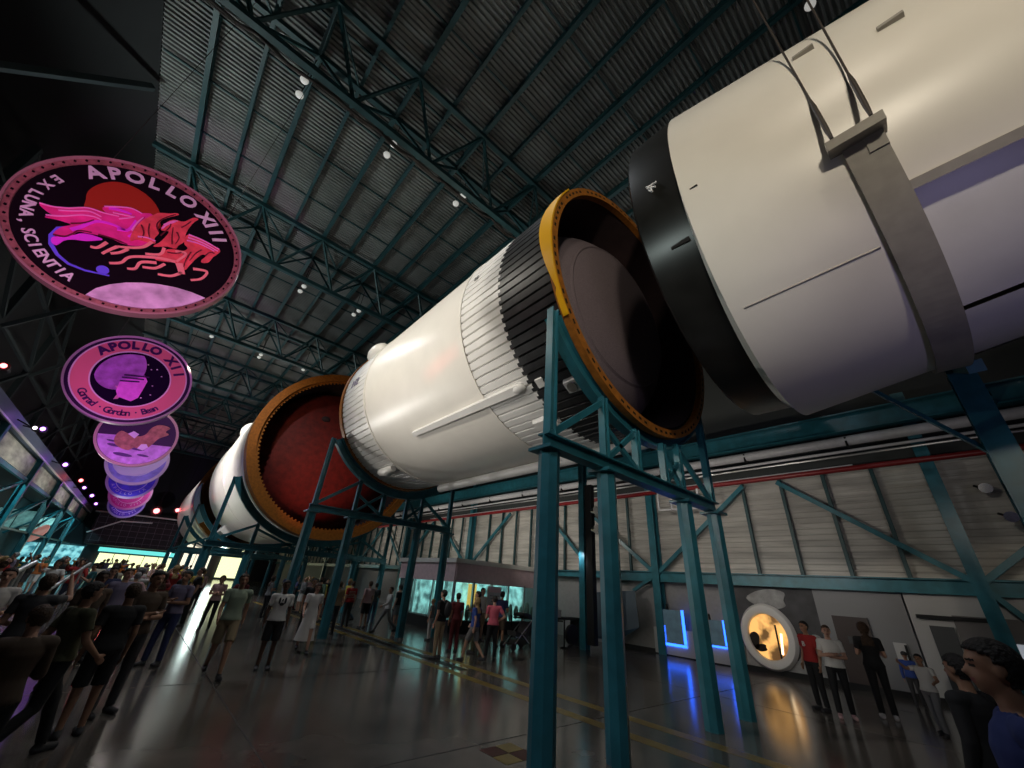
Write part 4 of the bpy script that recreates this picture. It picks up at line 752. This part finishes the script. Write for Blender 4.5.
def make_body(pn, vox=.0115):
    J = pose(pn); mb = MB(); segs = []
    loft(mb, [((0, 0, .84), .10, .085), ((0, 0, .89), .155, .115), ((0, 0, .96), .168, .122), ((0, 0, 1.04), .150, .108), ((0, .005, 1.12), .136, .100), ((0, .005, 1.22), .150, .110), ((0, 0, 1.32), .168, .118), ((0, -.005, 1.39), .165, .100), ((0, -.01, 1.43), .11, .075), ((0, -.01, 1.46), .06, .055)])
    capsule(mb, (0, -.012, 1.42), J['head']-Vector((0, .01, .06)), .058, .052)
    Rt = Matrix.Rotation(J['tilt'], 3, 'X'); H = J['head']
    def hp_(x, y, z): return tuple(H+Rt @ Vector((x, y, z)))
    mb.ell(hp_(0, -.012, .03), (.077, .097, .092), 18, 12, rot=Rt); mb.ell(hp_(0, .018, -.035), (.060, .070, .078), 16, 10, rot=Rt); mb.ell(hp_(0, .055, -.085), (.028, .025, .022), 12, 8, rot=Rt)
    capsule(mb, hp_(0, .082, .012), hp_(0, .102, -.022), .008, .014, 8); mb.ell(hp_(0, .080, -.055), (.026, .014, .012), 10, 6, rot=Rt); mb.ell(hp_(0, .074, .034), (.055, .018, .012), 10, 6, rot=Rt)
    for s in (-1, 1): mb.ell(hp_(s*.078, -.01, -.005), (.012, .022, .032), 10, 6, rot=Rt)
    for s, S in ((-1, 'L'), (1, 'R')):
        sh, el, wr, hip, kn, an = [J[q_+S] for q_ in ('sh', 'el', 'wr', 'hip', 'kn', 'an')]
        capsule(mb, (s*.10, -.01, 1.40), sh, .065, .060); capsule(mb, sh, el, .053, .040); capsule(mb, el, wr, .041, .027)
        capsule(mb, hip, kn, .090, .058); capsule(mb, kn, an, .056, .036); capsule(mb, kn+(an-kn)*.25+Vector((0, -.012, 0)), kn+(an-kn)*.45+Vector((0, -.01, 0)), .05, .04)
        fz = max(.035, an.z-.06); capsule(mb, (an.x, an.y-.03, fz), (an.x+s*.015, an.y+.15, max(.032, fz-.01)), .038, .036); capsule(mb, an, (an.x, an.y-.02, fz), .036, .038)
        hd_ = (wr-el).normalized(); side = Vector((0, 1, 0)) if abs(hd_.y) < .7 else Vector((0, 0, 1)); side = (side-hd_*side.dot(hd_)).normalized(); nn = hd_.cross(side)
        pc = wr+hd_*.05; capsule(mb, wr, pc, .024, .026); capsule(mb, pc-side*.018, pc+side*.018, .020, .020)
        for k in range(4):
            off = side*(-.030+.020*k); f0 = wr+hd_*.085+off; ln = (.055, .070, .075, .062)[k]; f1 = f0+hd_*ln*.55; f2 = f1+(hd_*.75+nn*(-s)*.6).normalized()*ln*.5
            capsule(mb, f0-hd_*.02, f1, .0095, .009, 8); capsule(mb, f1, f2, .009, .0075, 8)
        t0 = wr+hd_*.03+side*.025; t1 = t0+(side*.75+hd_*.7).normalized()*.035; t2 = t1+(side*.3+hd_).normalized()*.03; capsule(mb, t0, t1, .012, .010, 8); capsule(mb, t1, t2, .010, .008, 8)
        segs += [('uarm', sh, el), ('farm', el, wr), ('hand', wr+hd_*.02, wr+hd_*.16), ('thigh', hip-Vector((0, 0, .04)), kn), ('shin', kn, an+Vector((0, 0, .04))), ('foot', Vector((an.x, an.y-.04, an.z-.03)), Vector((an.x, an.y+.16, .04)))]
    segs += [('torso', Vector((0, 0, 1.02)), Vector((0, 0, 1.38))), ('torso', J['shL']*.6+Vector((0, 0, 1.40*.4)), J['shR']*.6+Vector((0, 0, 1.40*.4))), ('pelvis', Vector((0, 0, .90)), Vector((0, 0, .97))), ('neck', Vector((0, -.01, 1.475)), H-Vector((0, 0, .10))), ('head', H-Vector((0, 0, .05)), H+Vector((0, 0, .05)))]
    me = bpy.data.meshes.new('raw'); me.from_pydata(mb.v, [], mb.f); o = bpy.data.objects.new('raw', me); COL.objects.link(o)
    m = o.modifiers.new('r', 'REMESH'); m.mode = 'VOXEL'; m.voxel_size = vox; s_ = o.modifiers.new('s', 'SMOOTH'); s_.factor = .5; s_.iterations = 2
    dg = bpy.context.evaluated_depsgraph_get(); dg.update(); out = bpy.data.meshes.new_from_object(o.evaluated_get(dg)); bpy.data.objects.remove(o); bpy.data.meshes.remove(me)
    co_ = np.empty(len(out.vertices)*3); out.vertices.foreach_get('co', co_); co_ = co_.reshape(-1, 3)
    nr = np.array([v.normal[:] for v in out.vertices]); rad = dict(uarm=.047, farm=.034, hand=.03, thigh=.075, shin=.046, foot=.037, torso=.13, pelvis=.14, neck=.055, head=.085)
    best = np.full(len(co_), 9e9); lab = np.zeros(len(co_), int); tt = np.zeros(len(co_)); names = [g_[0] for g_ in segs]
    for i, (nm, a, b_) in enumerate(segs):
        a = np.array(a); b_ = np.array(b_); d = b_-a; t = np.clip(((co_-a)@d)/(d@d), 0, 1); dist = np.linalg.norm(co_-(a+t[:, None]*d), axis=1)-rad[nm]; w = dist < best; best[w] = dist[w]; lab[w] = i; tt[w] = t[w]
    faces = [tuple(p.vertices) for p in out.polygons]; fc = np.array([co_[list(f_)].mean(0) for f_ in faces]); fl = [names[lab[f_[0]]] for f_ in faces]; ft = np.array([tt[f_[0]] for f_ in faces])
    Rti = np.array(Rt.transposed()); hl = (fc-np.array(H))@Rti.T
    mi = []
    for i in range(len(faces)):
        x_, y_, z_ = hl[i]; m_ = 0
        if fl[i] == 'head' and y_ > .05:
            if abs(abs(x_)-.031) < .013 and abs(z_-.008) < .008: m_ = 1
            elif abs(x_) < .024 and abs(z_+.055) < .007: m_ = 2
            elif abs(abs(x_)-.031) < .018 and abs(z_-.032) < .005: m_ = 3
        mi.append(m_)
    out.materials.clear()
    for _ in range(4): out.materials.append(None)
    out.polygons.foreach_set('material_index', mi); out.polygons.foreach_set('use_smooth', [True]*len(faces)); out.name = 'body_'+pn
    def garment(nm, sel, off, flare=None):
        idx = [i for i in range(len(faces)) if sel(i)]; used = {}; V = []; F = []; cnt = {}
        for i in idx:
            for v in faces[i]:
                if v not in used: used[v] = len(V); k = off if not flare else off+flare(co_[v]); V.append(tuple(co_[v]+nr[v]*k))
            F.append(tuple(used[v] for v in faces[i])); f_ = faces[i]
            for a, b_ in zip(f_, f_[1:]+f_[:1]): key = (min(a, b_), max(a, b_)); cnt.setdefault(key, []).append((a, b_))
        inner = {}
        for key, lst in cnt.items():
            if len(lst) == 1:
                a, b_ = lst[0]
                for v in (a, b_):
                    if v not in inner: inner[v] = len(V); V.append(tuple(co_[v]-nr[v]*.004))
                F.append((used[b_], used[a], inner[a], inner[b_]))
        g_ = bpy.data.meshes.new(nm+'_'+pn); g_.from_pydata(V, [], F); g_.materials.append(None); g_.polygons.foreach_set('use_smooth', [True]*len(F)); return g_
    G = {'body': out}
    G['tee'] = garment('shirt', lambda i: (fl[i] == 'torso' and fc[i][2] < 1.455) or (fl[i] == 'uarm' and ft[i] < .62) or (fl[i] == 'pelvis' and fc[i][2] > .93) or (fl[i] == 'thigh' and fc[i][2] > .93), .013, lambda c: .010*max(0, (1.1-c[2])/.2) if c[2] < 1.1 else 0)
    G['long'] = garment('shirt', lambda i: (fl[i] == 'torso' and fc[i][2] < 1.46) or fl[i] in ('uarm', 'farm') or (fl[i] == 'pelvis' and fc[i][2] > .92) or (fl[i] == 'thigh' and fc[i][2] > .92), .015)
    G['trousers'] = garment('trousers', lambda i: (fl[i] in ('pelvis', 'thigh', 'torso') and fc[i][2] < 1.02 and fl[i] != 'torso') or fl[i] == 'shin', .010, lambda c: .012*max(0, (.5-c[2])/.5))
    G['shorts'] = garment('shorts', lambda i: (fl[i] == 'pelvis' and fc[i][2] < 1.02) or (fl[i] == 'thigh' and ft[i] < .88), .012, lambda c: .02*max(0, (.9-c[2])/.4))
    G['shoeL'] = garment('shoe', lambda i: fl[i] == 'foot' and fc[i][0] < 0, .006); G['shoeR'] = garment('shoe', lambda i: fl[i] == 'foot' and fc[i][0] >= 0, .006)
    G['hair'] = garment('hair', lambda i: fl[i] == 'head' and (hl[i][2] > .052+max(0, hl[i][1])*.38 or (hl[i][1] < .0 and hl[i][2] > -.03) or (hl[i][1] < -.03 and hl[i][2] > -.07)) and not (abs(hl[i][0]) > .074 and hl[i][2] < .03), .014)
    G['longhair'] = garment('hair', lambda i: (fl[i] == 'head' and (hl[i][2] > .06 or hl[i][1] < .01)) or (fl[i] == 'neck' and hl[i][1] < .0) or (fl[i] == 'torso' and fc[i][1] < -.03 and fc[i][2] > 1.30 and abs(fc[i][0]) < .10), .026)
    G['cap'] = None
    G['H'] = H; G['J'] = J; G['Rt'] = Rt
    return G
POSES = {p: make_body(p) for p in ('stand', 'walk', 'walk_wide', 'phone', 'lookup', 'crossed', 'hip', 'reach')}
SKIN = [mat('skin_light', (.50, .28, .20), .5), mat('skin_tan', (.34, .18, .11), .5), mat('skin_dark', (.10, .05, .03), .5)]
EYEM = mat('eye_dark', (.02, .015, .015), .3); LIP = mat('lip', (.30, .10, .09), .5)
HAIRC = {'black': (.012, .010, .010), 'brown': (.06, .03, .015), 'blond': (.40, .26, .11), 'grey': (.3, .3, .3)}
CLR = {'black': (.012, .012, .014), 'white': (.62, .60, .58), 'grey': (.18, .18, .19), 'navy': (.02, .03, .10), 'blue': (.03, .07, .30), 'red': (.35, .02, .02), 'maroon': (.12, .015, .02), 'green': (.10, .17, .12), 'sage': (.26, .32, .24), 'khaki': (.26, .20, .12),
       'tan': (.33, .24, .15), 'pink': (.62, .12, .18), 'rose': (.55, .35, .36), 'lilac': (.17, .15, .24), 'teal': (.03, .15, .17), 'brown': (.07, .045, .03), 'orange': (.5, .14, .03), 'yellow': (.5, .38, .06), 'charcoal': (.04, .04, .045), 'royal': (.02, .035, .15), 'denim': (.05, .07, .12), 'olive': (.07, .07, .035), 'cream': (.55, .50, .40)}
used_labels = set()
def person(x, y, pose_, face, label, shirt='black', top='tee', bottom='trousers', bc='denim', hair='black', longh=False, sk=0, h=1.75, z=0, shoe='charcoal', extra=None, group='visitors in the hall'):
    G = POSES[pose_]; s = h/1.745
    while label in used_labels: label += ' too'
    used_labels.add(label)
    t = thing('person', label, 'person', (x, y, z), group); t.rotation_euler = (0, 0, math.radians(face)); t.scale = (s, s, s)
    def put(nm, me, mats):
        o = bpy.data.objects.new(nm, me); COL.objects.link(o); o.parent = t
        for i, m_ in enumerate(mats): o.material_slots[i].link = 'OBJECT'; o.material_slots[i].material = m_
        return o
    hm = mat('hair_'+hair, HAIRC[hair], .7, vary=.5, vs=30, bump=1, bs=50)
    put('body', G['body'], [SKIN[sk], EYEM, LIP, hm]); put('shirt', G[top], [mat('cloth_'+shirt, CLR[shirt], .85)]); put(bottom, G[bottom], [mat('cloth_'+bc, CLR[bc], .85)])
    put('shoe', G['shoeL'], [mat('cloth_'+shoe, CLR[shoe], .7)]); put('shoe', G['shoeR'], [mat('cloth_'+shoe, CLR[shoe], .7)]); put('hair', G['longhair' if longh else 'hair'], [hm])
    H = G['H']; Rt = G['Rt']
    def local(mb, nm, m_):
        me_o = mb.build(nm, m_, None, True); me_o.parent = t; return me_o
    if extra:
        if 'cap' in extra:
            q = MB(); c = H+Rt @ Vector((0, -.012, .055)); q.ell(c, (.098, .115, .085), 16, 8, rot=Rt); q.ell(H+Rt @ Vector((0, .12, .055)), (.075, .075, .012), 14, 6, rot=Rt); local(q, 'cap', mat('cloth_'+extra.get('cap'), CLR[extra['cap']], .8))
        if 'dress' in extra:
            q = MB(); q.lathe([(0, .15), (.3, .19), (.75, .27)], (0, 0), 24); q.v = [(v[0], v[2], 1.05-v[1]) for v in q.v]; local(q, 'skirt', mat('cloth_'+extra['dress'], CLR[extra['dress']], .85))
        if 'pack' in extra:
            q = MB(); q.ell((0, -.21, 1.24), (.15, .09, .22), 14, 8); 
            for s_ in (-1, 1): q.tube([(s_*.11, -.16, 1.42), (s_*.12, -.02, 1.475), (s_*.12, .12, 1.36), (s_*.13, .10, 1.18), (s_*.13, -.12, 1.08)], .016, 6)
            local(q, 'backpack', mat('cloth_'+extra['pack'], CLR[extra['pack']], .8))
        if 'print' in extra:
            q = MB(); yb = .128
            for (a, b_, w_, h_) in ((-.06, .05, .022, .07), (.06, .05, .022, .07), (0, -.02, .05, .035), (0, .06, .018, .03)): q.ell((a, yb, 1.28+b_), (w_, .012, h_), 10, 6)
            local(q, 'shirt_print', mat('cloth_charcoal', CLR['charcoal'], .85))
        if 'stripes' in extra:
            q = MB()
            for i in range(5):
                zc = 1.12+.055*i; PV = []
                for dz in (-.008, .008):
                    for k in range(28): a = 2*PI*k/28; PV.append((.178*math.cos(a), .133*math.sin(a), zc+dz))
                q.add(PV, [(k, (k+1) % 28, 28+(k+1) % 28, 28+k) for k in range(28)])
            local(q, 'shirt_stripes', mat('cloth_cream', CLR['cream'], .85))
        if 'letter' in extra:
            q = MB(); text_mesh(q, 'B', .14, lambda u, v, w: (-u, .128+w, 1.27+v), bold=.004); local(q, 'shirt_letter', mat('cloth_white', CLR['white'], .85))
        if 'phone' in extra:
            p = t.matrix_basis @ Vector((0, .36, 1.38)); 
            q = MB(); rz = Matrix.Rotation(math.radians(face), 3, 'Z'); q.box((0, 0, 0), (.075, .012, .15)); ph = q.build('phone', mat('phone_black', (.02, .02, .02), .3)); ph.location = p; ph.rotation_euler = (.3, 0, math.radians(face)); tag(ph, 'black phone held up by the '+extra['phone'], 'phone', 'held phones')
    return t
# ground positions measured from the picture; facing: 0 = away down the hall (+Y), 180 = towards the camera
P_ = person
P_(2.04, 11.1, 'walk', 176, 'man in a sage green shirt and khaki shorts walking towards the camera', 'sage', 'tee', 'shorts', 'khaki', 'brown', sk=1, h=1.86)
P_(3.05, 11.5, 'stand', 172, 'person in a white printed tee and black shorts beside the sage shirted man', 'white', 'tee', 'shorts', 'black', 'black', sk=2, h=1.78, extra={'print': 1})
P_(.45, 9.1, 'crossed', 205, 'large man in a dark brown shirt, front of the left crowd', 'brown', 'tee', 'trousers', 'charcoal', 'black', sk=1, h=1.84)
P_(1.15, 12.6, 'crossed', 140, 'man with folded arms in a lilac shirt and navy trousers at the left', 'lilac', 'tee', 'trousers', 'navy', 'black', sk=1, h=1.82)
P_(.1, 13.4, 'stand', 200, 'man in a lilac long-sleeved shirt behind the large dark brown shirted man', 'lilac', 'long', 'trousers', 'charcoal', 'brown', sk=0, h=1.78)
P_(2.15, 19.6, 'stand', 90, 'man in a black tee standing sideways at a teal column, far left of middle', 'black', 'tee', 'trousers', 'black', 'brown', sk=0, h=1.86)
P_(1.65, 19.2, 'phone', 250, 'woman in a black top with brown long hair talking to the man in black', 'black', 'long', 'trousers', 'charcoal', 'brown', True, sk=0, h=1.72)
P_(2.75, 18.6, 'crossed', 160, 'woman in a rose top and black trousers behind the sage shirted man', 'rose', 'tee', 'trousers', 'black', 'brown', True, sk=0, h=1.66)
P_(3.4, 18.4, 'hip', 190, 'person in maroon tee and black trousers left of the second stand leg', 'maroon', 'tee', 'trousers', 'black', 'black', sk=1, h=1.7)
P_(4.45, 13.5, 'walk', 170, 'woman in a long white dress walking between the stand legs', 'white', 'tee', 'shorts', 'white', 'brown', True, sk=0, h=1.72, extra={'dress': 'white'})
P_(5.4, 16.9, 'stand', 185, 'man all in black just left of the second teal stand leg', 'black', 'tee', 'trousers', 'black', 'black', sk=1, h=1.8)
P_(6.5, 17.2, 'stand', 10, 'man in a tan shirt and charcoal trousers behind the second stand legs', 'tan', 'tee', 'trousers', 'charcoal', 'brown', sk=0, h=1.76)
P_(7.9, 19.4, 'stand', 5, 'man in a striped red tee facing away beside the white shirted man', 'red', 'tee', 'trousers', 'charcoal', 'brown', sk=0, h=1.78, extra={'stripes': 1})
P_(8.5, 18.9, 'stand', 8, 'man in a rose shirt and black shorts seen from behind', 'rose', 'tee', 'shorts', 'black', 'brown', sk=0, h=1.82)
P_(8.7, 17.2, 'walk_wide', 80, 'person in white long sleeves and grey trousers striding past', 'white', 'long', 'trousers', 'grey', 'brown', sk=0, h=1.68)
P_(10.1, 19.0, 'stand', 20, 'person in black tee and grey shorts near the brown doorway', 'black', 'tee', 'shorts', 'grey', 'black', sk=0, h=1.74)
P_(9.6, 20.6, 'phone', 350, 'person in a charcoal shirt and denim trousers in front of the far side wall', 'charcoal', 'tee', 'trousers', 'denim', 'black', sk=1, h=1.74)
P_(11.3, 21.3, 'lookup', 200, 'person in a white tee and black trousers left of the glass cabin', 'white', 'tee', 'trousers', 'black', 'brown', sk=0, h=1.74)
P_(9.6, 15.2, 'stand', 40, 'child in a grey tee and white trousers beside the man in khaki shorts', 'grey', 'tee', 'trousers', 'white', 'blond', sk=0, h=1.40)
P_(7.75, 11.7, 'stand', 20, 'man in a black tee and tan trousers seen from behind at the yellow line', 'black', 'tee', 'trousers', 'tan', 'black', sk=0, h=1.80, extra={'pack': 'charcoal'})
P_(8.95, 12.6, 'stand', 350, 'person in a maroon tee and maroon trousers next to the man in tan trousers', 'maroon', 'tee', 'trousers', 'maroon', 'black', sk=1, h=1.72)
P_(9.5, 12.2, 'crossed', 40, 'tall person in charcoal tee and olive trousers left of the blond woman', 'charcoal', 'tee', 'trousers', 'olive', 'black', sk=0, h=1.82)
P_(8.55, 11.0, 'walk', 25, 'blond woman in a blue tee and grey shorts', 'blue', 'tee', 'shorts', 'grey', 'blond', True, sk=0, h=1.66)
P_(11.6, 14.6, 'stand', 190, 'man in a white tee facing the camera before the glass cabin', 'white', 'tee', 'shorts', 'tan', 'black', sk=0, h=1.92)
P_(10.7, 13.7, 'stand', 170, 'child in a brown tee and black trousers between blond woman and pink shirted man', 'brown', 'tee', 'trousers', 'black', 'brown', sk=1, h=1.42)
P_(9.35, 11.1, 'hip', 330, 'man in a bright pink tee and black trousers', 'pink', 'tee', 'trousers', 'black', 'black', sk=0, h=1.74)
P_(11.4, 13.1, 'phone', 300, 'man in a navy tee and brown shorts facing the pink shirted man', 'navy', 'tee', 'shorts', 'brown', 'black', sk=1, h=1.86)
P_(13.15, 3.5, 'stand', 60, 'person in a red jersey with a white letter, right of the porthole', 'red', 'tee', 'trousers', 'black', 'black', sk=1, h=1.78, extra={'letter': 1})
P_(12.9, 3.0, 'crossed', 110, 'woman in a white top and black trousers beside the red jersey', 'white', 'tee', 'trousers', 'black', 'brown', sk=0, h=1.74, shoe='rose')
P_(13.9, 2.45, 'phone', 285, 'woman in a black top and black trousers before the brown door', 'black', 'tee', 'trousers', 'black', 'brown', True, sk=0, h=1.86, shoe='white', extra={'phone': 'woman in black before the brown door'})
P_(16.6, 2.2, 'stand', 100, 'child in a blue shirt and dark cap near the wall notice', 'blue', 'long', 'trousers', 'charcoal', 'black', sk=1, h=1.22, extra={'cap': 'charcoal'})
P_(13.3, 1.55, 'reach', 70, 'child in a white tee with one arm raised, front of the pale partition', 'white', 'tee', 'trousers', 'grey', 'black', sk=1, h=1.36)
P_(6.1, .45, 'stand', -30, 'person all in black at the lower right, before the blue shirted man', 'black', 'long', 'trousers', 'black', 'black', sk=1, h=1.74)
P_(3.66, .12, "stand", 10, 'man in a royal blue tee close to the camera at the lower right corner', 'royal', 'tee', 'shorts', 'charcoal', 'black', sk=1, h=1.93)
# left foreground, dark clothes
P_(-.42, 6.0, 'phone', 20, 'child in a brown long-sleeved shirt at the far lower left', 'brown', 'long', 'trousers', 'black', 'brown', sk=0, h=1.55)
P_(-.75, 5.0, 'crossed', 340, 'person in black close to the camera at the left edge', 'black', 'long', 'trousers', 'black', 'black', sk=1, h=1.74)
P_(-.2, 7.5, 'walk', 300, 'person in an olive shirt and black trousers in the dark left foreground', 'olive', 'tee', 'trousers', 'black', 'black', sk=1, h=1.70)
P_(.2, 8.2, 'stand', 15, 'person in a black tee and black shorts in the dark left foreground', 'black', 'tee', 'shorts', 'black', 'brown', sk=1, h=1.68)
P_(-.75, 9.2, 'lookup', 350, 'person in a charcoal tee and denim trousers raising a hand at the left', 'charcoal', 'tee', 'trousers', 'denim', 'brown', sk=0, h=1.72)
P_(-.25, 10.9, 'stand', 200, 'person in a brown tee and olive shorts behind the left foreground group', 'brown', 'tee', 'shorts', 'olive', 'black', sk=2, h=1.75)
P_(-1.35, 10.6, 'hip', 180, 'person in a white tee and black trousers by the slanted handrails', 'white', 'tee', 'trousers', 'black', 'black', sk=0, h=1.72)
P_(-1.9, 11.0, 'stand', 30, 'person in a cream long-sleeved shirt by the nearest slanted handrail', 'cream', 'long', 'trousers', 'charcoal', 'brown', True, sk=0, h=1.66)
P_(-.2, 15.2, 'phone', 190, 'person in a navy tee and tan shorts left of the lilac shirted man', 'navy', 'tee', 'shorts', 'tan', 'black', sk=0, h=1.78)
P_(.9, 15.8, 'lookup', 20, 'person in a maroon long-sleeved shirt pointing up at the emblems', 'maroon', 'long', 'trousers', 'black', 'brown', True, sk=0, h=1.70)
# far crowd
combos = []
tops = ['white', 'cream', 'grey', 'navy', 'black', 'rose', 'teal', 'red', 'brown', 'lilac', 'yellow', 'green', 'orange', 'blue']
bots = ['black', 'denim', 'khaki', 'charcoal', 'white', 'maroon', 'olive']
for a in tops:
    for b_ in bots: combos.append((a, b_))
rnd.shuffle(combos)
spots = []
def free(x, y, d):
    for (a, b_) in spots:
        if math.hypot(a-x, b_-y) < d: return False
    for (cx, cy) in [(2.7, 26.4), (4.6, 26.4), (2.7, 43), (4.6, 43), (4.36, 16.1), (-1.7, 12.2), (-1.9, 14.4), (-1.1, 17.5), (10.5, 26.4), (12.4, 26.4)]:
        if math.hypot(cx-x, cy-y) < 1.0: return False
    return True
for (x0, x1, y0, y1, n) in ((-4.5, 2.2, 16, 24, 20), (-5.2, 3.5, 24, 38, 30), (-5, 4, 38, 60, 16), (4.8, 11, 20, 34, 14)):
    c = 0; tries = 0
    while c < n and tries < 2000:
        tries += 1; x = rnd.uniform(x0, x1); y = rnd.uniform(y0, y1)
        if not free(x, y, .85) or (y < 20.6 and 1.2 < x < 4): continue
        spots.append((x, y)); c += 1
        sc_, bc_ = combos.pop(); tp = rnd.choice(['tee', 'tee', 'long']); bt = rnd.choice(['trousers', 'shorts']); ps = rnd.choice(list(POSES)); lh = rnd.random() < .4; hc = rnd.choice(['black', 'brown', 'brown', 'blond', 'grey'])
        where = 'far left crowd' if x < 2.3 else ('far crowd behind stands')
        act = {'stand': 'standing', 'walk': 'walking', 'walk_wide': 'striding', 'phone': 'hands at chest', 'lookup': 'pointing up', 'crossed': 'with folded arms', 'hip': 'hand on hip', 'reach': 'reaching out'}[ps]
        P_(x, y, ps, rnd.choice([0, 20, 340, 180, 160, 200, 90, 270])+rnd.uniform(-15, 15), 'person in %s %s and %s %s %s, %s' % (sc_, 'tee' if tp == 'tee' else 'sweater', bc_, bt, act, where), sc_, tp, bt, bc_, hc, lh, rnd.choice([0, 0, 1, 2]), rnd.uniform(1.6, 1.86))
# ================================================================ LIGHTS
def aim(o, tgt): o.rotation_euler = (Vector(tgt)-o.location).to_track_quat('-Z', 'Y').to_euler()
def spot(loc, tgt, e, col, ang=60, blend=.6, size=.3):
    l = bpy.data.lights.new('spot', 'SPOT'); l.energy = e; l.color = col; l.spot_size = math.radians(ang); l.spot_blend = blend; l.shadow_soft_size = size
    o = bpy.data.objects.new('spot_light', l); COL.objects.link(o); o.location = loc; aim(o, tgt); return o
def area(loc, tgt, e, col, sx, sy): return spot(loc, tgt, e*4, col, 150, 1.0, .08)
WARM = (1, .88, .70)
spot((-5.0, -5.0, 8.0), (5.0, .8, 8.6), 1700, WARM, 60, .8, .35)
spot((-4.8, -4.5, 15.0), (5.2, .2, 10.0), 850, WARM, 60, .8, .35)
spot((-5.2, 12.5, 7.7), (4.8, 10.0, 8.8), 1900, (1, .93, .82), 70, .8, .3)
spot((-5.0, 13, 15.0), (5.0, 10.5, 10.0), 2300, (1, .93, .82), 62, .8, .4)
spot((-5.0, 32, 15), (3, 34, 9), 5500, (1, .95, .92), 70, .7, .4)
spot((-5.2, 34, 7.6), (3, 33, 8), 2600, (1, .95, .92), 80, .7, .4)
spot((-5.0, 55, 15), (3, 60, 9), 4000, (1, .9, .9), 70, .7, .4)
spot((5.0, 19.5, 2.6), (7.2, 26.5, 7.6), 700, (1, .30, .22), 42, 1, .1)
spot((-1.0, 19, 9.0), (4, 25, 10.5), 450, (1, .75, .5), 60, .8, .3)
spot((-1.5, 3.0, 2.6), (-2.24, 9.4, 7.75), 1500, (1., .42, .80), 27, .35, .2)
spot((-2.6, 13.5, 4.2), (-2.35, 19.2, 7.9), 800, (.95, .22, .90), 32, .4, .2)
spot((-2.6, 24.0, 5.0), (-2.2, 29.6, 8.0), 700, (.8, .25, 1), 36, .4, .2)
spot((-2.6, 34.0, 5.0), (-2.2, 39.4, 8.2), 380, (.6, .25, 1), 38, .4, .2)
spot((-2.6, 43.5, 5.0), (-2.4, 49.2, 8.2), 330, (.5, .18, 1), 38, .4, .2)
spot((-2.6, 53.5, 5.0), (-2.4, 59, 8.2), 350, (.9, .1, .7), 38, .4, .2)
spot((-2.6, 63.5, 5.0), (-2.5, 68.8, 8.2), 350, (.4, .1, 1), 38, .4, .2)
spot((2, -4.0, 2.5), (8, -.3, 5.6), 150, (.62, .54, 1.0), 60, .9, .5)
for yy, e in ((7.9, 400), (8.25, 500), (8.6, 600), (8.95, 500), (9.3, 350)): spot((-3.5, 6.5, 7.5), (4.53, yy, 7.5-(yy-8.5)*.12), e, (1, .08, .06), 4.2, 1, .05)  # narrow red spots added to imitate a lamp's reflection streak on the tank
spot((-3.0, 30, 4), (3.0, 33, 7.5), 1600, (.85, .1, 1), 9, .8, .1)
for y, e in ((0, 18), (5, 55), (8.4, 60), (15, 125), (21, 150), (28, 150), (38, 140)): spot((12.6, y, 5.2), (18.3, y+.3, 5.6), e*2.6, (1, .93, .82), 110, 1, .05)
for y in (4, 12): spot((14.5, y, 3.6), (18.2, y, 1.2), 26, (.9, .92, 1), 100, 1, .05)
area((2.5, 5, 14.5), (7, 6, 0), 120, (.9, .95, 1), 3, 3)  # unseen weak fill added above the floor, here and next line
area((0, 20, 14.5), (3, 20, 0), 330, (.9, .95, 1), 4, 6)
for y in (30, 48): area((-4, y, 6.5), (3, y, 0), 110, (.75, .95, 1), 3, 20)
area((8, 62, 3.2), (4, 56, 0), 300, (.8, 1, .95), 6, 6)
for y in (36, 52, 66): area((-8.0, y, 6.5), (-8.6, y+5, 3), 150, (.35, .95, 1), 3, 30)
for y in (33, 43, 53, 63): spot((-3.6, y, 3.8), (-6.6, y, 6.5), 330, (1, .98, .85), 120, 1, .05)  # added lights, only to brighten the walkway fascia
spot((-3.2, 9, 2.7), (7, 9.5, 6.2), 900, (1, .95, .9), 60, 1, .05)  # added spot standing in for floor bounce on the stage underside
spot((0, 64, 5.5), (0, 73.3, 6.6), 350, (.9, .9, 1), 110, 1, .05)  # added spot to bring out the far gantry
spot((-3.4, 27, 3.1), (4.9, 11.5, 7.0), 1500, (1, .97, .92), 50, 1, .1)
spot((-5.2, 4.5, 5.8), (4.9, 1.8, 7.0), 420, (.85, 1, .95), 22, 1, .25)
spot((1.0, -3.0, 3.6), (8.2, 5, 8.8), 130, (1, .9, .95), 34, 1, .1)  # added low fill for the dome inside the open end
spot((-3.0, .5, 8.5), (6, 4.5, 2.2), 520, (.8, .9, 1), 60, 1, .1)  # added spot to lift the near stand columns
spot((9.5, 10.5, 7.0), (14, 17.3, 2.4), 3200, (1, .93, .9), 48, .8, .3)  # added spot to brighten the kiosk front
for (x, y, tx, ty, e) in ((-6.6, 16, 0, 14, 1300), (-6.6, 28, 2, 26, 1500), (-6.6, 44, 2, 42, 1300), (16.5, 10, 10, 9, 260), (-1, -5, 4, 2, 130)): spot((x, y, 8.5), (tx, ty, 17.5), e, (.84, .97, .95), 110, .9, .1)
w = bpy.data.worlds.new('world'); SC.world = w; w.use_nodes = True; w.node_tree.nodes['Background'].inputs[0].default_value = (.55, .62, .75, 1); w.node_tree.nodes['Background'].inputs[1].default_value = .03
vs = SC.view_settings; vs.view_transform = 'Standard'; vs.look = 'None'; vs.exposure = .22; vs.gamma = 1; vs.use_curve_mapping = False
SC.cycles.use_denoising = True; SC.cycles.max_bounces = 6; SC.cycles.sample_clamp_indirect = 4; SC.cycles.use_light_tree = True
